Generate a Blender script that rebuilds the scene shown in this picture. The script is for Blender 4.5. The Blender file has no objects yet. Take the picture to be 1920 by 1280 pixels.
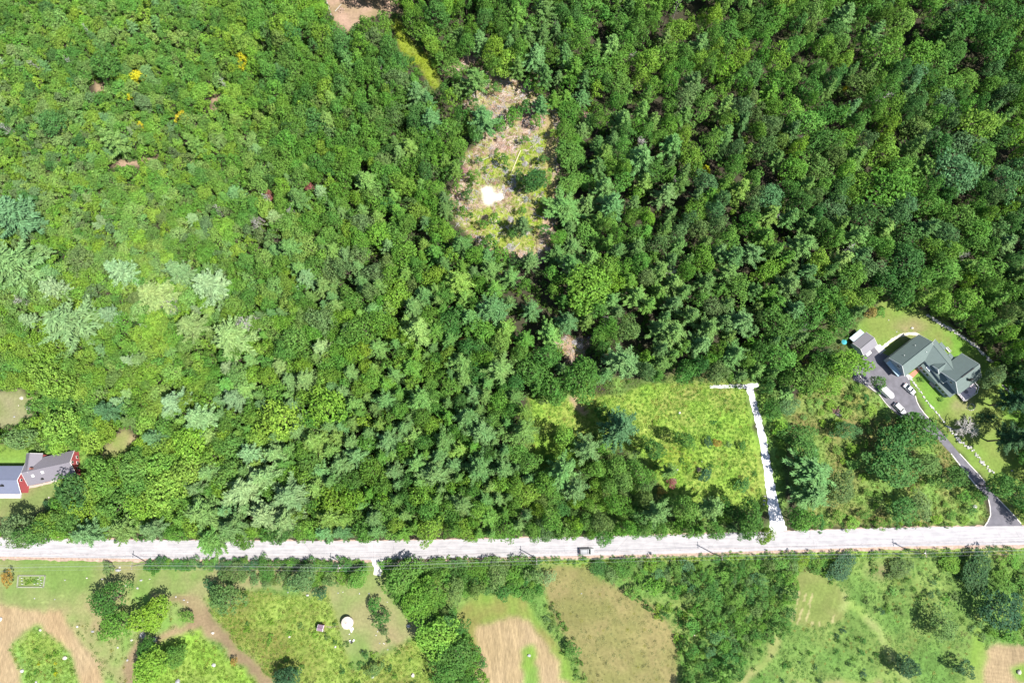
import bpy, bmesh, math, random
import numpy as np
from mathutils import Vector, Matrix
random.seed(11)
rng = np.random.default_rng(11)
S = bpy.context.scene
C = S.collection

# ------------------------------------------------------------ camera, sky, sun, exposure
TILT = math.radians(11.5)
HC = 230.0
FP = 1280.0                       # focal length in photo pixels (1920 wide)
cam_d = bpy.data.cameras.new('camera'); cam = bpy.data.objects.new('camera', cam_d); C.objects.link(cam)
cam_d.sensor_width = 36; cam_d.lens = 24; cam_d.clip_start = 1; cam_d.clip_end = 5000
cam.location = (0, 0, HC); cam.rotation_euler = (TILT, 0, 0)
S.camera = cam
S.render.resolution_x = 1024; S.render.resolution_y = 682

SUNV = Vector((-.535, .282, -1)).normalized()      # travel direction of the sunlight
EL = math.asin(-SUNV.z)
to_sun = -SUNV
W = bpy.data.worlds.new('World'); S.world = W; W.use_nodes = True
nt = W.node_tree; bg = nt.nodes['Background']
sky = nt.nodes.new('ShaderNodeTexSky'); sky.sky_type = 'NISHITA'; sky.sun_disc = False
sky.sun_elevation = EL; sky.sun_rotation = math.atan2(to_sun.x, to_sun.y)
sky.air_density = 1.0; sky.dust_density = 1.0
nt.links.new(sky.outputs[0], bg.inputs[0]); bg.inputs[1].default_value = 0.088
sd = bpy.data.lights.new('sun', 'SUN'); sd.energy = 4.8; sd.angle = math.radians(.5); sd.color = (1, .955, .88)
so = bpy.data.objects.new('sun', sd); C.objects.link(so)
so.rotation_euler = SUNV.to_track_quat('-Z', 'Y').to_euler(); so.location = (100, -60, 300)
S.view_settings.view_transform = 'Standard'; S.view_settings.look = 'None'
S.view_settings.exposure = 1.04; S.view_settings.gamma = 1
S.render.engine = 'CYCLES'
S.cycles.max_bounces = 6; S.cycles.diffuse_bounces = 3; S.cycles.transmission_bounces = 3

ct, st = math.cos(TILT), math.sin(TILT)
def P(px, py, z=0.0):
    """point of the place at height z that the photo shows at pixel (px, py)"""
    u = (px-960)/FP; v = (640-py)/FP
    dx, dy, dz = u, v*ct+st, -ct+v*st
    k = (HC-z)/(-dz)
    return Vector((dx*k, dy*k, z))
def Pn(px, py, z=0.0):
    u = (np.asarray(px, float)-960)/FP; v = (640-np.asarray(py, float))/FP
    k = (HC-z)/(ct-v*st)
    return u*k, (v*ct+st)*k
def unP(x, y, z=0.0):
    dz = z-HC
    cy = y*ct+dz*st; cz = y*(st)-dz*ct     # camera up and depth
    return 960+FP*x/cz, 640-FP*cy/cz
def mpp(px, py, z=0.0):
    v = (640-py)/FP
    return (HC-z)/(ct-v*st)/FP

# ------------------------------------------------------------ helpers
def tag(o, label=None, cat=None, group=None, kind=None):
    if label: o['label'] = label
    if cat: o['category'] = cat
    if group: o['group'] = group
    if kind: o['kind'] = kind
    return o
def empty(name, loc, rz=0, label=None, cat=None, group=None):
    o = bpy.data.objects.new(name, None); C.objects.link(o); o.location = loc; o.rotation_euler = (0, 0, rz)
    o.empty_display_size = .5
    return tag(o, label, cat, group)
def mesh_np(name, V, F, mats=(), mi=None, smooth=False):
    V = np.asarray(V, np.float32); F = np.asarray(F, np.int32)
    me = bpy.data.meshes.new(name); k = F.shape[1]
    me.vertices.add(len(V)); me.vertices.foreach_set('co', V.ravel())
    me.loops.add(F.size); me.loops.foreach_set('vertex_index', F.ravel())
    me.polygons.add(len(F)); me.polygons.foreach_set('loop_start', np.arange(len(F), dtype=np.int32)*k)
    me.polygons.foreach_set('loop_total', np.full(len(F), k, np.int32))
    for m in mats: me.materials.append(m)
    if mi is not None: me.polygons.foreach_set('material_index', np.asarray(mi, np.int32))
    if smooth: me.polygons.foreach_set('use_smooth', np.ones(len(F), bool))
    me.update(calc_edges=True); return me
def link(name, me, parent=None, loc=None):
    o = bpy.data.objects.new(name, me); C.objects.link(o)
    if parent: o.parent = parent
    if loc is not None: o.location = loc
    return o
class MB:
    def __init__(s): s.v = []; s.f = []
    def add(s, vs, fs):
        n = len(s.v); s.v += [tuple(p) for p in vs]; s.f += [tuple(i+n for i in f) for f in fs]; return s
    def box(s, c, d, rz=0, taper=1.0, tilt=None):
        cx, cy, cz = c; hx, hy, hz = d[0]/2, d[1]/2, d[2]/2
        R = Matrix.Rotation(rz, 3, 'Z')
        if tilt: R = R @ Matrix.Rotation(tilt[1], 3, tilt[0])
        vs = []
        for z, k in ((-hz, 1), (hz, taper)):
            for x, y in ((-hx, -hy), (hx, -hy), (hx, hy), (-hx, hy)):
                vs.append(R @ Vector((x*k, y*k, z)) + Vector(c))
        return s.add(vs, [(3, 2, 1, 0), (4, 5, 6, 7), (0, 1, 5, 4), (1, 2, 6, 5), (2, 3, 7, 6), (3, 0, 4, 7)])
    def tube(s, a, b, r0, r1=None, n=7, cap=True):
        a = Vector(a); b = Vector(b); r1 = r0 if r1 is None else r1
        d = (b-a).normalized(); q = d.to_track_quat('Z', 'Y')
        vs = []
        for p, r in ((a, r0), (b, r1)):
            for i in range(n):
                t = 2*math.pi*i/n; vs.append(p + q @ Vector((math.cos(t)*r, math.sin(t)*r, 0)))
        fs = [(i, (i+1) % n, n+(i+1) % n, n+i) for i in range(n)]
        if cap: fs += [tuple(reversed(range(n))), tuple(range(n, 2*n))]
        return s.add(vs, fs)
    def poly(s, vs): return s.add(vs, [tuple(range(len(vs)))])
    def slab(s, vs, th):
        """polygon extruded downwards by th"""
        n = len(vs); lo = [Vector(p)-Vector((0, 0, th)) for p in vs]
        return s.add(list(vs)+lo, [tuple(range(n)), tuple(reversed(range(n, 2*n)))] + [(i, n+i, n+(i+1) % n, (i+1) % n) for i in range(n)])
    def rock(s, c, r, sx=1, sy=1, sz=.7, seed=0):
        rr = random.Random(seed); bm = bmesh.new(); bmesh.ops.create_icosphere(bm, subdivisions=2, radius=1)
        ax = [Vector((rr.uniform(-1, 1), rr.uniform(-1, 1), rr.uniform(-.6, 1))).normalized() for _ in range(7)]
        vs = []
        for v in bm.verts:
            p = v.co.copy()
            for a in ax:
                d = p.dot(a)
                if d > .72: p -= a*(d-.72)
            p *= 1+rr.uniform(-.05, .05)
            vs.append((c[0]+p.x*r*sx, c[1]+p.y*r*sy, c[2]+p.z*r*sz))
        fs = [tuple(v.index for v in f.verts) for f in bm.faces]; bm.free()
        return s.add(vs, fs)
    def build(s, name, mat, parent=None, loc=None, smooth=False, bevel=0):
        me = bpy.data.meshes.new(name); me.from_pydata(s.v, [], s.f); me.materials.append(mat); me.update()
        bm = bmesh.new(); bm.from_mesh(me)
        bmesh.ops.recalc_face_normals(bm, faces=bm.faces)
        bm.to_mesh(me); bm.free()
        if smooth: me.polygons.foreach_set('use_smooth', [True]*len(me.polygons))
        o = link(name, me, parent, loc)
        if bevel:
            b = o.modifiers.new('bevel', 'BEVEL'); b.width = bevel; b.segments = 2; b.limit_method = 'ANGLE'
        return o

# ------------------------------------------------------------ numpy noise
def vnoise(x, y, s, seed=0):
    x = np.asarray(x)/s; y = np.asarray(y)/s
    xi = np.floor(x).astype(np.int64); yi = np.floor(y).astype(np.int64)
    fx = x-xi; fy = y-yi; fx = fx*fx*(3-2*fx); fy = fy*fy*(3-2*fy)
    def h(a, b):
        n = (a*374761393+b*668265263+seed*974634777) & 0xffffffff
        n = ((n ^ (n >> 13))*1274126177) & 0xffffffff
        return ((n ^ (n >> 16)) & 0xffff)/65535.0
    return (h(xi, yi)*(1-fx)+h(xi+1, yi)*fx)*(1-fy)+(h(xi, yi+1)*(1-fx)+h(xi+1, yi+1)*fx)*fy
def fbm(x, y, s, seed=0, o=4):
    t = 0; a = .5; tot = 0
    for i in range(o):
        t = t+a*vnoise(x, y, s/2**i, seed+i*17); tot += a; a *= .55
    return t/tot
def inpoly(x, y, poly):
    c = np.zeros(np.shape(x), bool); n = len(poly)
    for i in range(n):
        x0, y0 = poly[i]; x1, y1 = poly[(i+1) % n]
        if y0 == y1: continue
        m = ((y0 > y) != (y1 > y)) & (x < (x1-x0)*(y-y0)/(y1-y0)+x0)
        c ^= m
    return c
def polydist(x, y, poly, closed=True):
    d = np.full(np.shape(x), 1e9); n = len(poly)
    for i in range(n if closed else n-1):
        x0, y0 = poly[i]; x1, y1 = poly[(i+1) % n]
        L = (x1-x0)**2+(y1-y0)**2+1e-9
        t = np.clip(((x-x0)*(x1-x0)+(y-y0)*(y1-y0))/L, 0, 1)
        d = np.minimum(d, np.hypot(x-x0-t*(x1-x0), y-y0-t*(y1-y0)))
    return d

# ------------------------------------------------------------ materials
def nodes(name):
    m = bpy.data.materials.new(name); m.use_nodes = True
    return m, m.node_tree, m.node_tree.nodes['Principled BSDF']
def mat(name, col, rough=.7, var=.15, scale=1.5, metal=0, spec=.4, bump=0, coat=0, stretch=None):
    m, t, b = nodes(name); N = t.nodes; Lk = t.links
    b.inputs['Roughness'].default_value = rough; b.inputs['Metallic'].default_value = metal
    b.inputs['Specular IOR Level'].default_value = spec; b.inputs['Coat Weight'].default_value = coat
    tc = N.new('ShaderNodeTexCoord'); mp = N.new('ShaderNodeMapping'); Lk.new(tc.outputs['Object'], mp.inputs[0])
    if stretch: mp.inputs['Scale'].default_value = stretch
    no = N.new('ShaderNodeTexNoise'); no.inputs['Scale'].default_value = scale; no.inputs['Detail'].default_value = 6
    Lk.new(mp.outputs[0], no.inputs['Vector'])
    mr = N.new('ShaderNodeMapRange'); mr.inputs[1].default_value = .25; mr.inputs[2].default_value = .75
    mr.inputs[3].default_value = 1-var; mr.inputs[4].default_value = 1+var; Lk.new(no.outputs[0], mr.inputs[0])
    mx = N.new('ShaderNodeVectorMath'); mx.operation = 'SCALE'; mx.inputs[0].default_value = col[:3]
    Lk.new(mr.outputs[0], mx.inputs['Scale']); Lk.new(mx.outputs[0], b.inputs['Base Color'])
    if bump:
        bp = N.new('ShaderNodeBump'); bp.inputs['Strength'].default_value = .6; bp.inputs['Distance'].default_value = bump
        Lk.new(no.outputs[0], bp.inputs['Height']); Lk.new(bp.outputs[0], b.inputs['Normal'])
    return m
def shingle(name, col, var=.12):
    m, t, b = nodes(name); N = t.nodes; Lk = t.links
    b.inputs['Roughness'].default_value = .85; b.inputs['Specular IOR Level'].default_value = .25
    tc = N.new('ShaderNodeTexCoord')
    br = N.new('ShaderNodeTexNoise'); br.inputs['Scale'].default_value = .9; br.inputs['Detail'].default_value = 9; br.inputs['Roughness'].default_value = .75
    wv = N.new('ShaderNodeTexWave'); wv.wave_type = 'BANDS'; wv.bands_direction = 'Z'; wv.inputs['Scale'].default_value = 1.6
    wv.inputs['Distortion'].default_value = .6
    Lk.new(tc.outputs['Object'], br.inputs['Vector']); Lk.new(tc.outputs['Object'], wv.inputs['Vector'])
    a = N.new('ShaderNodeMath'); a.operation = 'MULTIPLY_ADD'; a.inputs[1].default_value = var*2; a.inputs[2].default_value = 1-var*1.1
    Lk.new(br.outputs[0], a.inputs[0])
    a2 = N.new('ShaderNodeMath'); a2.operation = 'MULTIPLY_ADD'; a2.inputs[1].default_value = .06
    Lk.new(wv.outputs['Fac'], a2.inputs[0]); Lk.new(a.outputs[0], a2.inputs[2])
    mx = N.new('ShaderNodeVectorMath'); mx.operation = 'SCALE'; mx.inputs[0].default_value = col; Lk.new(a2.outputs[0], mx.inputs['Scale'])
    Lk.new(mx.outputs[0], b.inputs['Base Color'])
    return m
def leafmat(name, trans=.22, rough=.65, vlo=.6, vhi=1.4):
    m, t, b = nodes(name); N = t.nodes; Lk = t.links
    at = N.new('ShaderNodeAttribute'); at.attribute_type = 'INSTANCER'; at.attribute_name = 'tint'
    ge = N.new('ShaderNodeNewGeometry')
    mr = N.new('ShaderNodeMapRange'); mr.inputs[3].default_value = vlo; mr.inputs[4].default_value = vhi
    Lk.new(ge.outputs['Random Per Island'], mr.inputs[0])
    mx = N.new('ShaderNodeVectorMath'); mx.operation = 'SCALE'; Lk.new(at.outputs['Color'], mx.inputs[0]); Lk.new(mr.outputs[0], mx.inputs['Scale'])
    # slow hue drift through the place
    tc = N.new('ShaderNodeNewGeometry'); no = N.new('ShaderNodeTexNoise'); no.inputs['Scale'].default_value = .35; no.inputs['Detail'].default_value = 3
    Lk.new(tc.outputs['Position'], no.inputs['Vector'])
    mr2 = N.new('ShaderNodeMapRange'); mr2.inputs[1].default_value = .3; mr2.inputs[2].default_value = .7
    mr2.inputs[3].default_value = .490; mr2.inputs[4].default_value = .512; Lk.new(no.outputs[0], mr2.inputs[0])
    hs = N.new('ShaderNodeHueSaturation'); Lk.new(mx.outputs[0], hs.inputs['Color']); Lk.new(mr2.outputs[0], hs.inputs['Hue'])
    Lk.new(hs.outputs[0], b.inputs['Base Color']); b.inputs['Roughness'].default_value = rough; b.inputs['Specular IOR Level'].default_value = .16
    tr = N.new('ShaderNodeBsdfTranslucent'); Lk.new(hs.outputs[0], tr.inputs[0])
    ms = N.new('ShaderNodeMixShader'); ms.inputs[0].default_value = trans
    Lk.new(b.outputs[0], ms.inputs[1]); Lk.new(tr.outputs[0], ms.inputs[2])
    Lk.new(ms.outputs[0], N['Material Output'].inputs[0])
    return m
LEAF = leafmat('leaves', .32); NEEDLE = leafmat('needles', .2, .6, .65, 1.35); HERB = leafmat('herbs', .25, .6)
BARK = mat('bark', (.13, .10, .08), .9, .3, 3); DEADW = mat('dead_wood', (.36, .34, .32), .8, .25, 3)
STONE = mat('field_stone', (.42, .41, .39), .85, .35, 2.5, bump=.03)
def groundmat(name, fine=.35, fs=1.2, spk=0.0, bump=.08, grain=None):
    m, t, b = nodes(name); N = t.nodes; Lk = t.links
    b.inputs['Roughness'].default_value = .95; b.inputs['Specular IOR Level'].default_value = .15
    at = N.new('ShaderNodeAttribute'); at.attribute_name = 'col'
    tc = N.new('ShaderNodeTexCoord'); mp = N.new('ShaderNodeMapping'); Lk.new(tc.outputs['Object'], mp.inputs[0])
    if grain: mp.inputs['Rotation'].default_value = (0, 0, grain[0]); mp.inputs['Scale'].default_value = (grain[1], grain[2], 1)
    n1 = N.new('ShaderNodeTexNoise'); n1.inputs['Scale'].default_value = fs; n1.inputs['Detail'].default_value = 8; n1.inputs['Roughness'].default_value = .7
    n2 = N.new('ShaderNodeTexNoise'); n2.inputs['Scale'].default_value = fs*.22; n2.inputs['Detail'].default_value = 5
    Lk.new(mp.outputs[0], n1.inputs['Vector']); Lk.new(mp.outputs[0], n2.inputs['Vector'])
    mr = N.new('ShaderNodeMapRange'); mr.inputs[1].default_value = .3; mr.inputs[2].default_value = .7; mr.inputs[3].default_value = 1-fine; mr.inputs[4].default_value = 1+fine
    Lk.new(n1.outputs[0], mr.inputs[0])
    mr2 = N.new('ShaderNodeMapRange'); mr2.inputs[1].default_value = .3; mr2.inputs[2].default_value = .7; mr2.inputs[3].default_value = 1-fine*.45; mr2.inputs[4].default_value = 1+fine*.45
    Lk.new(n2.outputs[0], mr2.inputs[0])
    mu = N.new('ShaderNodeMath'); mu.operation = 'MULTIPLY'; Lk.new(mr.outputs[0], mu.inputs[0]); Lk.new(mr2.outputs[0], mu.inputs[1])
    mx = N.new('ShaderNodeVectorMath'); mx.operation = 'SCALE'; Lk.new(at.outputs['Color'], mx.inputs[0]); Lk.new(mu.outputs[0], mx.inputs['Scale'])
    Lk.new(mx.outputs[0], b.inputs['Base Color'])
    bp = N.new('ShaderNodeBump'); bp.inputs['Strength'].default_value = .7; bp.inputs['Distance'].default_value = bump
    Lk.new(n1.outputs[0], bp.inputs['Height']); Lk.new(bp.outputs[0], b.inputs['Normal'])
    return m
# ------------------------------------------------------------ the setting: ground in one sheet, fields, roads
ROADC = [(-120, 1023), (0, 1025), (240, 1029), (480, 1031), (700, 1031), (960, 1026), (1200, 1021), (1440, 1014), (1700, 1006), (1920, 1003), (2060, 1002)]
def ry(x): return np.interp(x, [p[0] for p in ROADC], [p[1] for p in ROADC])
R_ = {}
R_['lawn_strip'] = [(-60, 1046), (300, 1050), (480, 1053), (700, 1054), (715, 1062), (745, 1130), (795, 1185), (750, 1207), (655, 1252), (640, 1190), (618, 1118), (560, 1108), (500, 1100), (400, 1105), (380, 1120), (300, 1118), (200, 1118), (170, 1160), (60, 1140), (-60, 1135)]
R_['rough_left'] = [(110, 1130), (200, 1110), (285, 1115), (375, 1120), (385, 1200), (330, 1200), (270, 1240), (255, 1330), (190, 1330), (140, 1180)]
R_['hay_left'] = [(-60, 1132), (67, 1139), (114, 1142), (131, 1169), (161, 1206), (185, 1246), (215, 1330), (150, 1330), (144, 1263), (131, 1229), (114, 1203), (91, 1186), (67, 1174), (50, 1189), (23, 1206), (17, 1220), (34, 1253), (48, 1330), (-60, 1330)]
R_['herb_island'] = [(67, 1176), (91, 1188), (114, 1205), (131, 1231), (142, 1265), (146, 1330), (50, 1330), (36, 1253), (19, 1222), (25, 1207), (52, 1190)]
R_['path_a'] = [(285, 1113), (319, 1114), (366, 1110), (382, 1125), (395, 1150), (415, 1172), (440, 1208), (478, 1240), (520, 1285), (545, 1330), (500, 1330), (478, 1272), (440, 1235), (412, 1205), (385, 1195), (380, 1172), (330, 1192), (300, 1206), (262, 1212), (258, 1280), (262, 1330), (240, 1330), (236, 1240), (255, 1200), (300, 1188), (330, 1176), (360, 1160), (355, 1140), (335, 1128), (285, 1123)]
R_['brush_a'] = [(388, 1110), (420, 1105), (480, 1108), (540, 1118), (618, 1112), (630, 1155), (642, 1205), (656, 1254), (700, 1246), (755, 1208), (795, 1190), (830, 1330), (548, 1330), (520, 1285), (478, 1240), (440, 1206), (415, 1170), (396, 1148)]
R_['brush_b'] = [(262, 1330), (258, 1240), (300, 1206), (378, 1174), (384, 1197), (440, 1237), (478, 1274), (500, 1330)]
R_['mown_hay'] = [(850, 1155), (880, 1118), (940, 1113), (985, 1122), (1018, 1170), (1060, 1235), (1090, 1290), (1105, 1330), (900, 1330), (886, 1230), (870, 1190)]
R_['hay_field'] = [(890, 1175), (925, 1163), (975, 1155), (992, 1165), (1015, 1195), (1042, 1240), (1068, 1285), (1080, 1330), (902, 1330), (893, 1230)]
R_['hay_slot'] = [(978, 1222), (986, 1212), (1000, 1212), (1006, 1230), (1009, 1330), (986, 1330)]
R_['brown_field'] = [(1008, 1068), (1060, 1062), (1112, 1062), (1128, 1085), (1180, 1108), (1235, 1143), (1262, 1185), (1270, 1230), (1272, 1330), (1125, 1330), (1080, 1235), (1045, 1170), (1020, 1115)]
R_['mown_right'] = [(1488, 1085), (1500, 1072), (1520, 1068), (1545, 1080), (1572, 1100), (1592, 1132), (1590, 1143), (1570, 1160), (1540, 1172), (1505, 1170), (1478, 1165), (1492, 1130)]
R_['mown_path'] = [(1578, 1105), (1612, 1140), (1650, 1178), (1675, 1212), (1690, 1250), (1712, 1285), (1740, 1330), (1720, 1330), (1698, 1290), (1678, 1252), (1662, 1215), (1638, 1182), (1600, 1148), (1580, 1135)]
R_['mown_path_b'] = [(1828, 1145), (1840, 1145), (1836, 1195), (1848, 1212), (1840, 1300), (1806, 1300), (1822, 1200)]
R_['track_d'] = [(1452, 1190), (1462, 1192), (1450, 1235), (1418, 1270), (1380, 1300), (1360, 1300), (1405, 1258), (1440, 1226)]
R_['grass_verge'] = [(720, 1045), (1040, 1043), (1440, 1034), (1960, 1024), (1960, 1034), (1440, 1045), (1040, 1057), (720, 1056)]
R_['hay_right'] = [(1850, 1215), (1870, 1203), (1905, 1208), (1990, 1220), (1990, 1330), (1836, 1330), (1842, 1250)]
R_['hay_island'] = [(1897, 1248), (1915, 1242), (1990, 1240), (1990, 1280), (1912, 1278), (1898, 1266)]
R_['dirt_strip'] = [(1488, 1278), (1560, 1273), (1650, 1277), (1700, 1330), (1480, 1330)]
R_['house_lawn'] = [(1655, 556), (1700, 573), (1740, 588), (1790, 615), (1830, 645), (1868, 682), (1890, 730), (1990, 780), (1990, 990), (1912, 982), (1887, 951), (1850, 905), (1800, 845), (1744, 787), (1690, 702), (1640, 652), (1600, 634), (1612, 600), (1640, 590)]
R_['yard_lot'] = [(1475, 760), (1560, 700), (1610, 712), (1690, 785), (1760, 820), (1836, 925), (1856, 960), (1846, 982), (1520, 990), (1480, 900)]
R_['margin'] = [(985, 715), (1450, 700), (1475, 790), (1475, 1000), (985, 1005)]
R_['shed_yard'] = [(1545, 600), (1615, 590), (1612, 640), (1602, 700), (1560, 690)]
R_['left_yard'] = [(-60, 835), (168, 838), (168, 890), (115, 930), (-60, 950)]
R_['clearing'] = [(990, 740), (1020, 760), (1080, 735), (1160, 745), (1200, 722), (1300, 716), (1392, 722), (1405, 760), (1422, 830), (1436, 890), (1440, 960), (1380, 955), (1250, 930), (1210, 860), (1110, 810), (1080, 850), (1010, 900), (1000, 850)]
R_['clearing_b'] = [(1415, 722), (1440, 740), (1470, 780), (1470, 850), (1465, 930), (1452, 900), (1442, 860), (1430, 800)]
R_['logged'] = [(905, 130), (960, 148), (1000, 150), (1012, 190), (1045, 200), (1050, 300), (1042, 400), (1030, 480), (985, 500), (950, 490), (900, 460), (850, 410), (845, 360), (868, 330), (870, 290), (905, 260), (905, 220), (870, 200), (872, 180)]
R_['logged_green'] = [(900, 292), (960, 285), (1020, 240), (1042, 250), (1040, 360), (1010, 440), (1000, 470), (940, 470), (890, 440), (860, 400), (900, 390), (960, 390), (960, 340), (915, 335)]
R_['sand'] = [(900, 352), (910, 346), (923, 348), (928, 356), (931, 365), (944, 363), (949, 371), (940, 378), (930, 377), (921, 385), (910, 382), (903, 374)]
R_['ruts'] = [(1024, 205), (1040, 205), (1038, 300), (1036, 380), (1024, 380), (1022, 290)]
R_['gap_a'] = [(592, -30), (650, -30), (690, 0), (748, -6), (752, 30), (700, 32), (650, 62), (625, 45)]
R_['gap_lime'] = [(735, 25), (760, 60), (790, 95), (815, 125), (830, 160), (812, 170), (785, 130), (755, 100), (735, 50)]
R_['gap_b'] = [(825, 130), (845, 120), (870, 95), (905, 92), (905, 115), (870, 135), (840, 150)]
R_['gap_c'] = [(1040, 640), (1060, 632), (1112, 635), (1110, 645), (1095, 665), (1070, 680), (1050, 660)]
R_['track_c'] = [(1062, 742), (1072, 738), (1102, 772), (1098, 782), (1078, 768)]
R_['gap_d'] = [(185, 845), (235, 800), (262, 812), (255, 840), (215, 868), (188, 862)]
R_['gap_e'] = [(-60, 740), (40, 725), (64, 745), (60, 775), (40, 800), (-60, 806)]
R_['left_lawn'] = [(-60, 850), (60, 905), (112, 902), (100, 945), (60, 968), (0, 985), (-60, 990)]
R_['spots'] = [(176, 158), (195, 156), (193, 178), (176, 178)]
R_['spots2'] = [(200, 306), (232, 298), (262, 300), (295, 288), (297, 300), (262, 312), (215, 320)]
R_['spots3'] = [(390, 205), (405, 170), (415, 180), (408, 205)]

HAY = (.27, .205, .12); TAN = (.225, .17, .10); PINK = (.30, .205, .155); LAWN = (.115, .180, .045); DRYL = (.19, .185, .085)
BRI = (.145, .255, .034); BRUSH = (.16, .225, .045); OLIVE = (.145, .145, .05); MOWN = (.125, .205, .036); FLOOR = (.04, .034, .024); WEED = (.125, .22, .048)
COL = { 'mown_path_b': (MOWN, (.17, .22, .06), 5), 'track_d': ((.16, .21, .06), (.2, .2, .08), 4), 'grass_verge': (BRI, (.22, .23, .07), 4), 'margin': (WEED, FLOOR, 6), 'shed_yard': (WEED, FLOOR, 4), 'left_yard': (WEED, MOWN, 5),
  # region: (colour a, colour b, noise scale m)
 'lawn_strip': (LAWN, DRYL, 14), 'rough_left': (WEED, TAN, 9), 'hay_left': (HAY, (.27, .195, .11), 9), 'herb_island': (WEED, BRUSH, 5), 'path_a': (TAN, (.16, .12, .07), 6),
 'brush_a': (BRUSH, (.13, .14, .035), 7), 'brush_b': (BRUSH, BRI, 6), 'mown_hay': (MOWN, (.15, .15, .045), 8), 'hay_field': (HAY, (.25, .19, .105), 6), 'hay_slot': (WEED, MOWN, 5),
 'brown_field': (OLIVE, (.185, .16, .068), 5), 'mown_right': ((.13, .17, .045), (.16, .17, .06), 6), 'mown_path': ((.17, .25, .06), (.21, .24, .09), 5), 'hay_right': (HAY, TAN, 7), 'hay_island': (MOWN, WEED, 5),
 'dirt_strip': (TAN, MOWN, 5), 'house_lawn': ((.105, .205, .03), (.14, .185, .045), 9), 'yard_lot': (WEED, (.15, .14, .05), 6), 'clearing': (BRI, (.19, .245, .05), 9), 'clearing_b': (BRI, WEED, 5),
 'logged': (PINK, (.19, .21, .06), 5), 'logged_green': ((.20, .26, .035), (.22, .21, .08), 5), 'sand': ((.50, .46, .41), (.66, .63, .58), 1.6), 'ruts': ((.2, .19, .05), (.25, .2, .1), 3), 'gap_a': (PINK, TAN, 4), 'gap_lime': ((.19, .24, .02), (.16, .2, .03), 4),
 'gap_b': (PINK, TAN, 4), 'gap_c': (PINK, (.17, .2, .04), 4), 'track_c': (TAN, PINK, 4), 'gap_d': ((.22, .18, .1), MOWN, 6), 'gap_e': ((.2, .19, .11), (.15, .17, .07), 5), 'left_lawn': ((.13, .17, .055), (.17, .165, .075), 8),
 'spots': (PINK, TAN, 3), 'spots2': (PINK, TAN, 3), 'spots3': (PINK, TAN, 3)}
NAMES = {'mown_path_b': 'mown_path', 'track_d': 'grassy_track', 'grass_verge': 'grass_verge', 'margin': 'rough_grass', 'shed_yard': 'rough_grass', 'left_yard': 'rough_grass', 'lawn_strip': 'roadside_lawn', 'rough_left': 'rough_grass', 'hay_left': 'hay_field', 'herb_island': 'meadow', 'path_a': 'dirt_path', 'brush_a': 'meadow', 'brush_b': 'meadow', 'mown_hay': 'mown_grass', 'hay_field': 'hay_field', 'hay_slot': 'grass_strip',
 'brown_field': 'dry_field', 'mown_right': 'mown_grass', 'mown_path': 'mown_path', 'hay_right': 'hay_field', 'hay_island': 'grass_strip', 'dirt_strip': 'dirt_path', 'house_lawn': 'house_lawn', 'yard_lot': 'rough_grass', 'clearing': 'meadow', 'clearing_b': 'rough_grass',
 'logged': 'logged_ground', 'logged_green': 'logged_ground', 'sand': 'sand_patch', 'ruts': 'dirt_track', 'gap_a': 'bare_ground', 'gap_lime': 'grass_path', 'gap_b': 'bare_ground', 'gap_c': 'bare_ground', 'track_c': 'dirt_track', 'gap_d': 'small_lawn', 'gap_e': 'rocky_lawn', 'left_lawn': 'front_lawn',
 'spots': 'bare_ground', 'spots2': 'bare_ground', 'spots3': 'bare_ground'}
cell = .5
gx = np.arange(-222, 222+cell, cell); gy = np.arange(-84, 206+cell, cell)
GX, GY = np.meshgrid(gx, gy)
wx = GX+(fbm(GX, GY, 5, 1)-.5)*3.6+(fbm(GX, GY, 1.6, 2)-.5)*1.6; wy = GY+(fbm(GX, GY, 5, 9)-.5)*3.6+(fbm(GX, GY, 1.6, 8)-.5)*1.6
PX, PY = unP(wx, wy)
UX, UY = unP(GX, GY)
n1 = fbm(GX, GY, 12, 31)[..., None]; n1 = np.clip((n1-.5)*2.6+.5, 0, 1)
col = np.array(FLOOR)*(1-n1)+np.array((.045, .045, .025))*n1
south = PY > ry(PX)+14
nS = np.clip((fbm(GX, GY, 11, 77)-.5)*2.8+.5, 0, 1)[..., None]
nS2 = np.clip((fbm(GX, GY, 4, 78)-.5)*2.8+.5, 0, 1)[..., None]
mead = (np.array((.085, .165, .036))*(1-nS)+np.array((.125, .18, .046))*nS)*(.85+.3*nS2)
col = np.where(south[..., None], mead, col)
rid = np.zeros(GX.shape, int); keys = list(R_)
for k_, key in enumerate(keys):
    poly = R_[key]; xs = [p[0] for p in poly]; ys = [p[1] for p in poly]
    m = inpoly(PX, PY, poly)
    a, b, sc = COL[key]
    n = np.clip((fbm(GX, GY, sc, 100+k_)-.5)*3+.5, 0, 1)[..., None]
    col = np.where(m[..., None], np.array(a)*(1-n)+np.array(b)*n, col)
    rid[m] = k_+1
kb = np.array([.25, .5, .25])
for _ in range(3):
    col = (np.roll(col, 1, 0)*kb[0]+col*kb[1]+np.roll(col, -1, 0)*kb[2]); col = (np.roll(col, 1, 1)*kb[0]+col*kb[1]+np.roll(col, -1, 1)*kb[2])
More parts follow.
